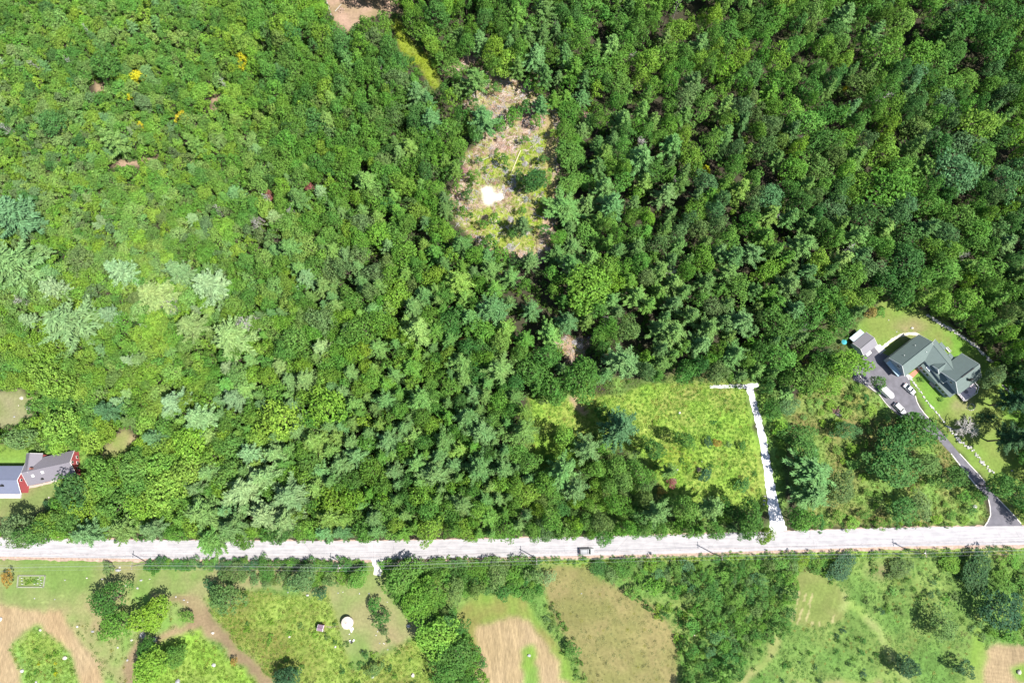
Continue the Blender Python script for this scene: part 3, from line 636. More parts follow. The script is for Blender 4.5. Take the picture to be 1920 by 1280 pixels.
BROADS = """94 228 22 d;195 118 24 d;527 50 26 y;809 81 20 y;850 125 20 g;624 326 12 d;1071 208 24 g;1071 289 30 g;1004 333 20 d;1195 363 16 g;1296 296 24 y;1316 200 24 g;1356 128 20 y;1080 268 18 g;1272 57 24 y;1316 50 16 y;1460 27 24 g;1725 101 32 g;1655 104 30 g;1793 322 40 b
1836 235 36 y;1487 202 24 y;1457 151 22 g;1658 349 40 g;1655 285 30 y;1534 316 26 l;1584 262 24 y;1692 40 24 l;1873 87 30 d;1809 34 34 d;91 709 36 y;110 790 34 y;74 632 20 y;356 833 34 y;34 823 24 v;144 490 22 v;846 605 28 d;682 618 34 g;604 601 26 v;755 477 28 g;547 632 28 g;604 762 40 y;517 786 40 y;702 511 24 v
739 628 18 y;1104 537 44 g;1175 618 24 v;1091 709 38 d;997 699 30 d;1037 729 28 d;1289 695 24 d;1061 823 22 y;1598 517 28 g;1662 527 26 d;1702 490 34 d;1695 547 26 d;1809 564 30 y;1776 507 30 g;1843 507 28 g;1460 611 34 d;1521 591 28 d;1574 594 28 g;1541 631 22 g;1571 537 20 d;1628 504 24 v
1588 682 34 y;1514 709 32 g;1554 722 24 y;1460 672 30 g;1478 762 20 b;1464 800 15 y;1868 706 20 v;1725 806 38 d;1675 833 38 d;1498 816 26 d;1588 806 20 b;1510 846 28 d;1504 974 24 g;1581 917 30 v;1534 978 14 d;1675 877 42 d;1739 870 24 v;1783 894 26 d;1702 957 28 d;1726 947 24 v;1883 910 24 d;1912 927 22 d
1158 880 22 g;1168 900 20 p;1202 887 22 g;1289 954 24 g;1407 970 30 d;1172 990 18 g;1128 980 20 v;453 1010 20 g;134 927 34 d;188 894 30 g;218 951 28 g;158 957 24 y;262 951 24 y;302 917 36 y;353 884 36 y;302 873 30 y;248 880 28 g;416 910 22 y;695 884 28 g;624 941 32 y;792 927 28 g;806 990 26 y;873 994 22 y;735 1000 16 g;524 998 22 d;30 990 28 v;62 1000 26 d;40 1012 18 v;84 980 20 y
1225 840 20 d;1286 823 18 d;1579 1065 26 k;1689 1065 20 v;1833 1068 34 k;1783 1058 18 g;1772 1169 28 v;1883 1146 36 k;1843 1142 14 k;205 1122 32 d;215 1172 28 g;282 1152 34 y;279 1250 34 y;275 1216 20 d;326 1230 22 g;423 1125 30 v;755 1085 34 g;782 1125 34 g;816 1105 30 g;850 1112 22 v;816 1065 26 g;933 1078 22 v;893 1068 20 g;819 1193 38 y;856 1230 36 d;833 1256 28 d
1168 1065 22 d;1128 1065 18 d;500 1068 20 d;567 1085 26 v;437 1075 22 v;671 1085 20 g;980 1065 22 g;537 1272 24 k;1702 1250 22 k;1810 1253 17 k;700 75 22 v;1745 640 1 g"""
YOUNG = """455 111 13 Y;455 128 9 Y;259 144 13 Y;250 150 8 y;341 220 11 Y;265 235 7 Y;297 225 11 y;245 182 8 Y;265 247 9 y;375 398 7 o;1324 319 8 Y;1585 168 7 Y;480 90 10 y;505 373 9 r;504 362 7 r;581 351 9 r;547 403 7 r;490 413 8 s;870 638 9 o;893 640 8 o;956 638 8 o;1631 585 13 o;1514 689 13 o;1648 585 12 g;1346 830 8 o;438 1240 8 o;13 1085 14 o;1260 905 9 r;1240 920 8 o
396 1099 13 k;203 1065 13 v;702 1135 14 d;715 1156 18 d;722 1182 9 v;685 1228 7 d;702 1253 15 v;944 1109 17 d;1029 1082 13 w;1010 1105 12 d;987 1115 14 d;1072 1216 15 d;1188 1109 14 g;1229 1099 18 g;601 1112 13 k;348 1156 13 g;294 1062 13 d;1653 1146 6 k;1744 1115 7 k;1641 1041 10 d;1621 964 12 d;1823 957 10 d;1836 934 14 d;1810 931 12 g;94 947 12 k
930 232 9 g;962 205 8 d;985 262 9 g;898 300 8 g;1000 345 17 d;915 455 15 d;938 480 16 g;965 490 15 d;905 420 9 g;980 395 9 g;1018 430 12 d;868 395 9 g;1038 250 9 y;880 180 9 g;1135 835 20 g;1130 775 15 d;945 300 11 g;975 330 12 d;890 330 12 g;862 300 13 g;925 410 12 g;960 440 12 d;875 365 11 d;1025 330 13 g;1018 300 10 d;990 160 11 g;930 165 12 d;905 150 14 g;962 218 16 g;985 202 14 d;938 236 14 g;872 243 16 g;1012 168 13 g;888 200 13 d;1005 225 12 g;1000 140 12 g;856 352 10 g;850 385 10 d;1323 887 13 k;1393 910 14 d;1329 830 9 k;1392 836 8 d;1648 719 14 d;1621 745 9 d;1606 762 7 d;1568 800 14 y;1690 800 10 d;1624 504 10 o"""
def parse(s):
    for q in s.replace('\n', ';').split(';'):
        a = q.split()
        if len(a) == 4 and float(a[2]) > 2: yield float(a[0]), float(a[1]), float(a[2]), a[3]
ALL = []   # (px, py, r, kind, tone, H)
for a in parse(PINES): ALL.append((*a[:3], 'pine', 'l' if a[3] == 'w' and a[0] > 520 and a[1] < 840 and (a[0]+a[1]) % 2 else 'p' if a[3] == 'w' and a[0] > 620 else a[3], None))  # palest pine tone kept at the left, painting the hotspot glow there
for a in parse(BROADS):
    H = None
    if a[1] > 1040: H = 3.2+a[2]*(.10 if a[1] < 1080 else .19)
    if 1540 < a[0] < 1860 and 780 < a[1] < 985: H = 4+a[2]*.2
    ALL.append((*a[:3], 'broad' if a[2] > 17 else 'young', a[3], H))
for a in parse(YOUNG):
    H = None
    if a[1] > 780: H = 1.2+a[2]*.2
    ALL.append((*a[:3], 'young', a[3], H))
nhand = len(ALL)
def low(px, py):
    if 1040 < px < 1115 and 175 < py < 480: return .55
    if 1440 < px < 1505 and 715 < py < 900: return .38
    if 1505 <= px < 1560 and 715 < py < 960: return .62
    if 1040 < py < 1076: return .55
    if 790 < px < 870 and 30 < py < 170: return .6
    if 560 < px < 660 and 0 < py < 60: return .7
    return 1

# ------------------------------------------------------------ the rest of the forest, thrown like darts, denser and smaller on the hillside
ZONES = [  # x, y, crown radius px, height m, pine share, spacing factor, tones
 (60, 60, 12, 8, .04, 1.0, 'ggyyldg'), (300, 60, 13, 9, .04, 1.0, 'ggyldlg'), (80, 300, 11, 7.5, .05, 1.0, 'glylydv'), (300, 330, 12, 8, .06, 1.0, 'glylygv'), (180, 420, 12, 8, .1, 1.0, 'lyglyv'), (420, 200, 13, 9, .05, 1.0, 'gyylg'), (430, 430, 14, 10, .15, 1.0, 'lggyv'),
 (560, 150, 17, 14, .05, 1.0, 'gggdy'), (680, 220, 16, 15, .12, 1.0, 'gggdv'), (620, 300, 17, 15, .1, 1.0, 'gggdy'), (760, 60, 18, 17, .05, 1.1, 'ggdy'), (560, 420, 16, 13, .2, 1.0, 'gglyy'),
 (1100, 80, 19, 17, .35, 1.12, 'gggyd'), (1300, 130, 20, 18, .12, 1.15, 'ggyyd'), (1500, 80, 20, 18, .15, 1.15, 'ggydl'), (1800, 100, 23, 18, .05, 1.12, 'gdbgd'), (1300, 250, 20, 18, .3, 1.15, 'ggyv'), (1600, 280, 22, 19, .2, 1.12, 'ggyvd'), (1860, 320, 23, 19, .15, 1.12, 'gydb'), (1150, 330, 21, 18, .5, 1.1, 'ggy'),
 (1100, 480, 22, 18, .45, 1.05, 'ggy'), (1300, 560, 21, 19, .7, 1.05, 'ggv'), (1500, 480, 22, 19, .5, 1.08, 'ggdy'), (1700, 450, 23, 19, .2, 1.1, 'gdgb'), (1880, 560, 22, 18, .15, 1.1, 'gdyv'), (1420, 690, 18, 16, .5, 1.0, 'gdv'), (1300, 400, 21, 19, .55, 1.1, 'gvb'),
 (60, 560, 18, 12, .2, 1.0, 'lvyg'), (250, 450, 14, 9, .05, 1.0, 'lylg'), (300, 690, 15, 9, .08, 1.0, 'lygy'), (500, 520, 16, 13, .25, 1.0, 'gylg'), (700, 480, 20, 16, .4, 1.05, 'ggyv'), (880, 480, 20, 17, .4, 1.05, 'gyg'), (620, 680, 19, 15, .2, 1.0, 'gyyg'), (780, 720, 20, 16, .45, 1.0, 'gyg'), (900, 760, 21, 17, .7, 1.0, 'gd'),
 (700, 900, 20, 17, .4, 1.0, 'gygd'), (560, 850, 22, 17, .7, 1.0, 'yg'), (430, 880, 22, 17, .55, 1.0, 'yg'), (280, 900, 20, 14, 0, 1.0, 'ygy'), (150, 900, 20, 14, 0, 1.0, 'gyg'), (80, 760, 18, 12, 0, 1.0, 'yyg'), (450, 790, 19, 14, .3, 1.0, 'gyg'), (950, 930, 20, 16, .5, 1.0, 'ggy'),
 (1150, 930, 19, 14, .3, 1.0, 'ggyd'), (1300, 960, 17, 12, .25, 1.0, 'ggd'), (1060, 660, 20, 16, .3, 1.15, 'ggd'), (1010, 560, 19, 16, .4, 1.3, 'gy'), (1500, 800, 20, 15, .4, 1.0, 'dgv')]
ZX = np.array([(z[0], z[1]) for z in ZONES], float)
def zone(px, py):
    d = ((ZX-(px, py))**2).sum(1)+1; w = 1/d**2.2; w /= w.sum()
    r, H, pp, sp = (sum(w[i]*ZONES[i][k] for i in range(len(w))) for k in (2, 3, 4, 5))
    i = random.choices(range(len(w)), w)[0]
    return r, H, pp, sp, random.choice(ZONES[i][6])
FOREST_EDGE = [(-90, -110), (2010, -110), (2010, 770), (1990, 790), (1893, 735), (1868, 682), (1880, 690), (1830, 640), (1790, 608), (1700, 566), (1655, 548), (1640, 585), (1608, 612), (1590, 628), (1560, 700), (1480, 755), (1450, 790), (1412, 716), (1200, 712), (1085, 735), (1000, 760), (1010, 990), (1440, 975), (1445, 985), (1440, 1003), (1100, 1008), (0, 1012), (-90, 1010)]
KEEP = [R_[k] for k in ('logged', 'gap_a', 'gap_b', 'gap_c', 'track_c', 'gap_d', 'gap_e', 'left_lawn', 'spots', 'spots2', 'spots3', 'gap_lime', 'house_lawn')]
KEEP += [[(1735, 575), (1800, 590), (1870, 640), (1900, 690), (1900, 740), (1870, 700), (1800, 640)]]
KEEP += [[(990, 745), (1080, 740), (1200, 722), (1392, 722), (1436, 890), (1440, 935), (1320, 930), (1215, 870), (1110, 815), (1075, 862), (1010, 880)],
         [(-60, 835), (160, 845), (160, 890), (60, 930), (-60, 940)], [(1400, 715), (1425, 715), (1480, 1000), (1435, 1000)], [(1570, 600), (1660, 600), (1660, 690), (1600, 720), (1570, 660)]]
# dark openings in the right-hand forest where the ground lies in shade
HOLES = [(1300, 20, 26), (1475, 60, 20), (1500, 120, 22), (1720, 30, 16), (1460, 70, 16), (1340, 150, 14), (1335, 215, 20), (1320, 235, 20), (1230, 200, 20), (1190, 190, 14), (1120, 190, 18), (1605, 105, 14), (1725, 75, 20), (1820, 115, 22), (1880, 300, 24), (1680, 262, 20), (1650, 262, 12), (1445, 330, 22), (1800, 370, 24), (1790, 355, 18), (1340, 300, 20), (1215, 380, 16), (1410, 310, 18), (1475, 380, 16), (1370, 400, 16),
         (1030, 480, 16), (1005, 530, 14), (1020, 570, 16), (1200, 640, 24), (1215, 600, 18), (970, 595, 12), (790, 440, 16), (745, 590, 16), (655, 530, 14), (705, 475, 10), (600, 560, 10), (580, 645, 12), (1130, 250, 14), (1110, 665, 14), (1190, 590, 10), (1660, 490, 12), (1480, 440, 18), (1400, 520, 14), (680, 165, 8), (760, 200, 10), (750, 240, 14), (840, 50, 20), (880, 20, 12), (830, 200, 12), (1045, 130, 18), (1140, 60, 16), (1010, 300, 8), (870, 250, 14)]
pos = [(a[0], a[1], a[2]) for a in ALL if a[1] < 1035]
NP_ = np.zeros((14000, 3)); cnt = len(pos); NP_[:cnt] = pos
KB = [(p, (min(q[0] for q in p), min(q[1] for q in p), max(q[0] for q in p), max(q[1] for q in p))) for p in KEEP]
def ok(px, py, r):
    for p, bb in KB:
        if bb[0]-r < px < bb[2]+r and bb[1]-r < py < bb[3]+r:
            if inpoly(np.array([px]), np.array([py]), p)[0] or polydist(np.array([px]), np.array([py]), p)[0] < r*.62: return False
    return True
FE = FOREST_EDGE
N_TRY = 60000
cx = rng.uniform(-85, 2005, N_TRY); cy = rng.uniform(-105, 1008, N_TRY); ins = inpoly(cx, cy, FE)
holes = np.array(HOLES, float)
for px, py in zip(cx[ins], cy[ins]):
    r, H, pp, sp, tone = zone(px, py)
    r *= random.uniform(.65, 1.42)
    d = np.hypot(NP_[:cnt, 0]-px, NP_[:cnt, 1]-py)
    if (d < (NP_[:cnt, 2]+r)*(.54 if px < 980 else .60)*sp).any(): continue
    if (np.hypot(holes[:, 0]-px, holes[:, 1]-py) < holes[:, 2]*.75+r*.62).any(): continue
    if polydist(np.array([px]), np.array([py]), FE[6:-1], False)[0] < r*.55: continue
    if not ok(px, py, r): continue
    NP_[cnt] = (px, py, r); cnt += 1
    if random.random() < pp:
        left = np.clip((900-px)/900, 0, 1)  # more pale pines leftward: the hazy hotspot glow is built into their colour
        ALL.append((px, py, r, 'pine', 'w' if random.random() < .45*left**2 else random.choice('ppplg'), max(H*1.08, 10)*random.uniform(.85, 1.1)))
    else:
        ALL.append((px, py, r, 'young' if r < 14.5 else 'broad', tone, H*random.uniform(.8, 1.12)))
# thickets south of the road and in the overgrown lot
def fill(poly, r0, H0, tones, sp=1.0, kind='young', tries=2500, rv=.35):
    global cnt
    xs = [p[0] for p in poly]; ys = [p[1] for p in poly]
    X = rng.uniform(min(xs), max(xs), tries); Y = rng.uniform(min(ys), max(ys), tries); I = inpoly(X, Y, poly)
    for px, py in zip(X[I], Y[I]):
        r = r0*random.uniform(1-rv, 1+rv); k = min(cnt, len(NP_))
        if (np.hypot(NP_[:k, 0]-px, NP_[:k, 1]-py) < (NP_[:k, 2]+r)*.62*sp).any(): continue
        NP_[cnt] = (px, py, r); cnt += 1
        ALL.append((px, py, r, kind, random.choice(tones), H0*random.uniform(.6, 1.3)*(r/r0)))
for a in ALL[:nhand]:
    if a[1] >= 1035: NP_[cnt] = a[:3]; cnt += 1
fill([(1285, 1062), (1480, 1050), (1500, 1070), (1490, 1110), (1482, 1170), (1440, 1195), (1400, 1225), (1372, 1300), (1290, 1300), (1300, 1180), (1280, 1130), (1250, 1100), (1215, 1090), (1120, 1075), (1130, 1050)], 12, 5, 'dgdgvbg', 1.02)
fill([(722, 1055), (1010, 1052), (1012, 1110), (960, 1112), (870, 1112), (850, 1140), (850, 1150), (800, 1150), (745, 1120)], 13, 5, 'gdvg', 1.05)
fill([(1480, 1045), (1570, 1040), (1560, 1080), (1520, 1065)], 10, 3.5, 'gdy', 1.1)
fill([(1440, 740), (1560, 700), (1600, 715), (1690, 800), (1780, 870), (1835, 945), (1835, 975), (1530, 985), (1480, 920)], 10, 2.6, 'gylyyl', 1.75)
fill([(1870, 1050), (1990, 1050), (1990, 1200), (1860, 1190)], 14, 4, 'dgg', 1.3)
fill([(275, 1050), (690, 1054), (690, 1066), (275, 1062)], 9, 2.8, 'dkgd', .82)
fill([(800, 1160), (850, 1150), (905, 1240), (900, 1300), (820, 1300)], 15, 6, 'dg', 1.1)
fill([(400, 1062), (660, 1066), (640, 1096), (580, 1100), (420, 1088)], 11, 3, 'vgv', 1.15)
fill([(1895, 560), (2005, 600), (2005, 1000), (1915, 975), (1900, 930), (1925, 880), (1925, 780), (1890, 730)], 20, 12, 'dgk', 1.05, 'broad')
fill([(1880, 705), (1925, 660), (1990, 700), (1990, 770), (1905, 740)], 11, 3, 'gyvd', 1.0)
fill([(1000, 862), (1110, 830), (1120, 870), (1200, 872), (1230, 935), (1400, 950), (1440, 990), (1440, 1002), (1005, 1008)], 18, 12, 'ggydv', 1.0, 'broad')
fill([(1740, 585), (1800, 608), (1850, 650), (1860, 668), (1872, 690), (1860, 640), (1810, 590), (1760, 570)], 9, 2.5, 'yyl', 1.0)
SH = []
for poly, r0, H0, tones, n in (([(1500, 1060), (1900, 1045), (1920, 1100), (1850, 1200), (1700, 1160), (1600, 1130)], 7, 1.2, 'vglv', 40), ([(1420, 1170), (1600, 1165), (1690, 1280), (1400, 1280)], 5, 1.2, 'dgdk', 34), ([(1030, 1120), (1060, 1150), (1110, 1290), (1085, 1290), (1020, 1150)], 6, 1.2, 'vgl', 24),
                               ([(860, 410), (1010, 410), (1030, 300), (930, 280), (850, 370)], 7, 1.3, 'gdvs', 22), ([(1000, 760), (1400, 740), (1430, 900), (1250, 900)], 6, 1.0, 'gyvd', 22), ([(400, 1120), (780, 1200), (780, 1290), (560, 1290)], 6, 1.1, 'gdvy', 30), ([(60, 1190), (140, 1240), (140, 1280), (40, 1280)], 5, 1.0, 'yglY', 14),
                               ([(1180, 1110), (1290, 1150), (1300, 1290), (1275, 1290), (1262, 1180)], 8, 2.0, 'gdy', 18), ([(1040, 1046), (1480, 1036), (1480, 1050), (1040, 1058)], 6, 1.2, 'ygd', 40), ([(1500, 1034), (1900, 1024), (1900, 1040), (1500, 1050)], 6, 1.2, 'ygd', 36), ([(730, 1046), (1040, 1044), (1040, 1056), (730, 1058)], 6, 1.3, 'ygd', 26), ([(1490, 975), (1830, 975), (1830, 984), (1490, 992)], 6, 1.2, 'ygd', 26)):
    xs = [p[0] for p in poly]; ys = [p[1] for p in poly]; k = 0; g = 0
    while k < n and g < 4000:
        g += 1; px = random.uniform(min(xs), max(xs)); py = random.uniform(min(ys), max(ys))
        if not inpoly(np.array([px]), np.array([py]), poly)[0]: continue
        r = r0*random.uniform(.5, 1.4)
        if (np.hypot(NP_[:cnt, 0]-px, NP_[:cnt, 1]-py) < (NP_[:cnt, 2]+r)*.7).any() or math.hypot(px-922, py-367) < 38: continue
        NP_[cnt] = (px, py, r); cnt += 1; k += 1
        ALL.append((px, py, r, 'bush', random.choice(tones), H0*random.uniform(.7, 1.3)))

ALL = [(a[0], a[1], a[2], a[3], a[4], max((a[5] or 8.5+a[2]*.18*2)*low(a[0], a[1]), a[2]*.13)) if low(a[0], a[1]) < 1 else a for a in ALL]
# individuals: hand-placed first, then the widest crowns in view, up to 300 of a kind
KINDMAX = 297
KMAX = {'bush': 290}
order = list(range(nhand))+sorted(range(nhand, len(ALL)), key=lambda i: -ALL[i][2]*(1 if -5 < ALL[i][0] < 1925 and -5 < ALL[i][1] < 1285 else .01))
num = {}; rest = {}
for i in order:
    a = ALL[i]; vis = -5 < a[0] < 1925 and -5 < a[1] < 1285
    if num.get(a[3], 0) < KINDMAX and vis:
        num[a[3]] = num.get(a[3], 0)+1; put_tree(*a[:5], H=a[5])
    else: rest.setdefault(a[3], []).append(a)
print('TREES', num, {k: len(v) for k, v in rest.items()})

# ------------------------------------------------------------ what nobody could count
def scatter(name, protos, xyz, rz, sc, tint, label, cat):
    n = len(xyz)
    me = bpy.data.meshes.new(name); me.vertices.add(n); me.vertices.foreach_set('co', np.asarray(xyz, np.float32).ravel())
    A = me.attributes
    a = A.new('rz', 'FLOAT', 'POINT'); a.data.foreach_set('value', np.asarray(rz, np.float32))
    a = A.new('sc', 'FLOAT_VECTOR', 'POINT'); a.data.foreach_set('vector', np.asarray(sc, np.float32).ravel())
    a = A.new('tint', 'FLOAT_COLOR', 'POINT'); a.data.foreach_set('color', np.concatenate([np.asarray(tint), np.ones((n, 1))], 1).astype(np.float32).ravel())
    a = A.new('pick', 'INT', 'POINT'); a.data.foreach_set('value', np.asarray(rng.integers(0, len(protos), n), np.int32))
    col_ = bpy.data.collections.new(name+'_shapes')
    for p in protos:
        o = bpy.data.objects.new(name+'_shape', p); col_.objects.link(o)
    ng = bpy.data.node_groups.new(name, 'GeometryNodeTree')
    ng.interface.new_socket('Geometry', in_out='INPUT', socket_type='NodeSocketGeometry'); ng.interface.new_socket('Geometry', in_out='OUTPUT', socket_type='NodeSocketGeometry')
    N = ng.nodes; L = ng.links
    gi = N.new('NodeGroupInput'); go = N.new('NodeGroupOutput'); ip = N.new('GeometryNodeInstanceOnPoints'); ci = N.new('GeometryNodeCollectionInfo')
    ci.inputs[0].default_value = col_; ci.inputs['Separate Children'].default_value = True; ci.inputs['Reset Children'].default_value = True
    def na(nm, ty):
        q = N.new('GeometryNodeInputNamedAttribute'); q.data_type = ty; q.inputs[0].default_value = nm; return q
    L.new(gi.outputs[0], ip.inputs['Points']); L.new(ci.outputs[0], ip.inputs['Instance']); ip.inputs['Pick Instance'].default_value = True
    q = na('pick', 'INT'); L.new(q.outputs[0], ip.inputs['Instance Index'])
    q = na('rz', 'FLOAT'); cv = N.new('ShaderNodeCombineXYZ'); L.new(q.outputs[0], cv.inputs[2]); er = N.new('FunctionNodeEulerToRotation'); L.new(cv.outputs[0], er.inputs[0]); L.new(er.outputs[0], ip.inputs['Rotation'])
    q = na('sc', 'FLOAT_VECTOR'); L.new(q.outputs[0], ip.inputs['Scale'])
    L.new(ip.outputs[0], go.inputs[0])
    o = link(name, me); md = o.modifiers.new('scatter', 'NODES'); md.node_group = ng
    return tag(o, label, cat, kind='stuff')
for kind, nm, lb, ct_ in (('broad', 'forest_broadleaf_trees', 'the remaining closed mass of green broadleaf crowns filling the forest', 'forest'), ('pine', 'forest_pines', 'the remaining smaller blue-green pines mixed through the forest', 'forest'),
                     ('young', 'forest_young_trees', 'dense small bright green young trees covering the hillside and thickets', 'forest'), ('bush', 'low_bushes', 'small scattered low bushes along verges and meadows', 'bushes')):
    A_ = rest.get(kind, [])
    if not A_: continue
    xyz, rz, sc, ti = [], [], [], []
    for (px, py, r, k, tone, H) in A_:
        pr = PROTO[kind][0]; Rm = r*mpp(px, py, 8); H = H or 12
        b = P(px, py, H*{'broad': .70, 'young': .65, 'pine': .62, 'bush': .4}[kind]); xyz.append((b.x, b.y, 0)); rz.append(random.uniform(0, 6.28))
        s = Rm/pr['R']*1.04; sc.append((s, s, H/pr['H'])); ti.append(hotspot_tint(jit(TONE[tone]), px, py))
    scatter(nm, [p['j'] for p in PROTO[kind]], xyz, rz, sc, ti, lb, ct_)
# understory beneath the canopy
fx = np.arange(-210, 212, 2.3); fy = np.arange(-70, 205, 2.3); FX, FY = np.meshgrid(fx, fy)
FX = (FX+rng.uniform(-1.1, 1.1, FX.shape)).ravel(); FY = (FY+rng.uniform(-1.1, 1.1, FY.shape)).ravel()
px_, py_ = unP(FX, FY)
inside = inpoly(px_, py_, FOREST_EDGE) & (py_ < ry(px_)-22)
for k in ('logged', 'gap_a', 'gap_b', 'gap_c', 'track_c', 'gap_d', 'gap_e', 'left_lawn', 'spots', 'spots2', 'spots3', 'gap_lime', 'house_lawn', 'yard_lot'):
    inside &= ~inpoly(px_, py_, R_[k])
inside &= ~(inpoly(px_, py_, R_['clearing']) & (py_ < 925) & (px_ > 985)) & ~inpoly(px_, py_, [(-60, 835), (170, 845), (170, 890), (110, 935), (-60, 950)]) & ~inpoly(px_, py_, [(1395, 710), (1430, 710), (1490, 1010), (1430, 1010)]) & ~inpoly(px_, py_, [(1560, 600), (1660, 600), (1660, 690), (1600, 720), (1560, 700)])
dens = np.interp(px_, [0, 600, 1000, 1920], [1, .95, .62, .55])
inside &= rng.random(len(FX)) < dens
n = inside.sum(); tt = np.array([TONE[c] for c in 'gyldgv'])[rng.integers(0, 6, n)]*rng.uniform(.75, 1.15, (n, 1))
s = rng.uniform(.55, 1.25, (n, 1))*np.interp(px_[inside], [0, 700, 1200], [1.15, 1.0, .8])[:, None]
scatter('undergrowth', [p['j'] for p in PROTO['bush']], np.stack([FX[inside], FY[inside], np.zeros(n)], 1), rng.uniform(0, 6.28, n), np.concatenate([s, s, s*rng.uniform(.6, 1.3, (n, 1))], 1), tt, 'leafy undergrowth and saplings covering the shaded forest floor', 'undergrowth')
# tall herbs of the meadows
step = .85
fx = np.arange(-190, 200, step); fy = np.arange(-68, 205, step); FX, FY = np.meshgrid(fx, fy)
FX = (FX+rng.uniform(-.5, .5, FX.shape)).ravel(); FY = (FY+rng.uniform(-.5, .5, FY.shape)).ravel(); px_, py_ = unP(FX, FY)
dn = np.zeros(len(FX)); hs = np.ones(len(FX)); tb = np.zeros((len(FX), 3))
south_ = (py_ > ry(px_)+26); dn[south_] = .6; hs[south_] = .42; tb[south_] = (.105, .205, .040)
flat_ = ('track_c', 'lawn_strip', 'hay_left', 'path_a', 'mown_hay', 'hay_field', 'hay_slot', 'mown_right', 'mown_path', 'hay_right', 'hay_island', 'dirt_strip', 'track_d', 'mown_path_b', 'house_lawn', 'left_lawn', 'sand', 'ruts')
for k, d_, h_, t_ in (('grass_verge', .9, .8, (.19, .29, .04)), ('margin', .8, 1.1, (.13, .22, .045)), ('shed_yard', .9, 1.1, (.11, .2, .045)), ('left_yard', .7, 1., (.13, .22, .045)), ('brush_a', .85, .9, (.165, .265, .04)), ('brush_b', .85, 1.0, (.165, .275, .038)), ('herb_island', .85, 1.0, (.18, .29, .05)), ('yard_lot', .8, 1.1, (.16, .25, .055)), ('clearing', 1, .9, (.150, .285, .038)), ('clearing_b', 1, 1.1, (.15, .25, .04)), ('brown_field', .35, .3, (.20, .205, .075)), ('rough_left', .3, .7, (.14, .2, .055)),
                      ('logged', .3, .9, (.22, .32, .03)), ('logged_green', .8, .9, (.24, .36, .025)), ('gap_lime', .9, .9, (.21, .28, .02)), ('gap_c', .3, .8, (.18, .28, .04))):
    m = inpoly(px_, py_, R_[k]); dn[m] = d_; hs[m] = h_; tb[m] = t_
for k in flat_:
    m = inpoly(px_, py_, R_[k]); dn[m] = 0
ns_ = fbm(FX, FY, 6, 55); dn *= np.clip(.35+1.3*ns_, 0, 1.2)
vis = (px_ > -60) & (px_ < 1980) & (py_ > -60) & (py_ < 1340)
for bx in ([(1583, 642), (1620, 620), (1650, 635), (1665, 655), (1615, 690)], [(-60, 850), (55, 845), (60, 860), (148, 855), (150, 890), (60, 915), (40, 930), (-60, 930)], [(1395, 715), (1425, 715), (1480, 1000), (1438, 1000)], [(-60, 1000), (2000, 975), (2000, 1028), (1440, 1037), (960, 1048), (480, 1053), (-60, 1047)], drive):
    vis &= ~inpoly(px_, py_, bx)
vis &= polydist(px_, py_, [(690, 1045), (730, 1045), (718, 1080), (697, 1080)]) > 2
m = vis & (rng.random(len(FX)) < dn); n = m.sum(); print('HERBS', n)
t1 = tb[m]*rng.uniform(.82, 1.2, (n, 1)); yl = rng.random(n) < .05; t1[yl] = np.array([.2, .2, .04]); dk = rng.random(n) < .10; t1[dk] *= .65
tan_ = (fbm(FX[m], FY[m], 9, 66) > .62) & (rng.random(n) < .3); t1[tan_] = t1[tan_]*.5+np.array((.17, .14, .06))*.5
s = rng.uniform(.45, 1.1, (n, 1)); scatter('meadow_herbs', HERBP, np.stack([FX[m], FY[m], np.zeros(n)], 1), rng.uniform(0, 6.28, n), np.concatenate([s, s, s*hs[m][:, None]*rng.uniform(.6, 1.4, (n, 1))], 1), t1, 'tall herbs, goldenrod and rough grass growing over the meadows', 'meadow plants')
for a in ((505, 375, 12), (547, 398, 10), (319, 574, 20), (54, 564, 18), (477, 608, 26), (300, 572, 12), (412, 398, 10), (137, 118, 9), (70, 125, 9), (14, 245, 12), (1205, 274, 16), (1247, 515, 20), (1061, 505, 16), (1652, 190, 20), (1584, 480, 22), (1497, 618, 16), (1795, 480, 14), (1500, 275, 14), (1452, 410, 14),
          (1183, 115, 12), (1270, 12, 10), (1162, 12, 12), (718, 135, 10), (731, 172, 10), (1135, 605, 12), (1610, 355, 18), (1880, 400, 14), (1404, 210, 10), (205, 912, 10), (1262, 345, 10), (960, 465, 12), (420, 160, 9), (165, 60, 7), (480, 420, 12), (740, 975, 12), (1040, 50, 9)):
    put_dead(*a)
for a in ((1838, 781, 9, 'k', 1.8), (1850, 783, 10, 'k', 1.9), (1862, 783, 9, 'k', 1.6), (1820, 763, 5, 'd', 1.2), (1765, 748, 6, 'd', 1.0), (1727, 712, 7, 'd', .8)): put_tree(a[0], a[1], a[2], 'bush', a[3], H=a[4])
put_dead(1808, 803, 30, 9)
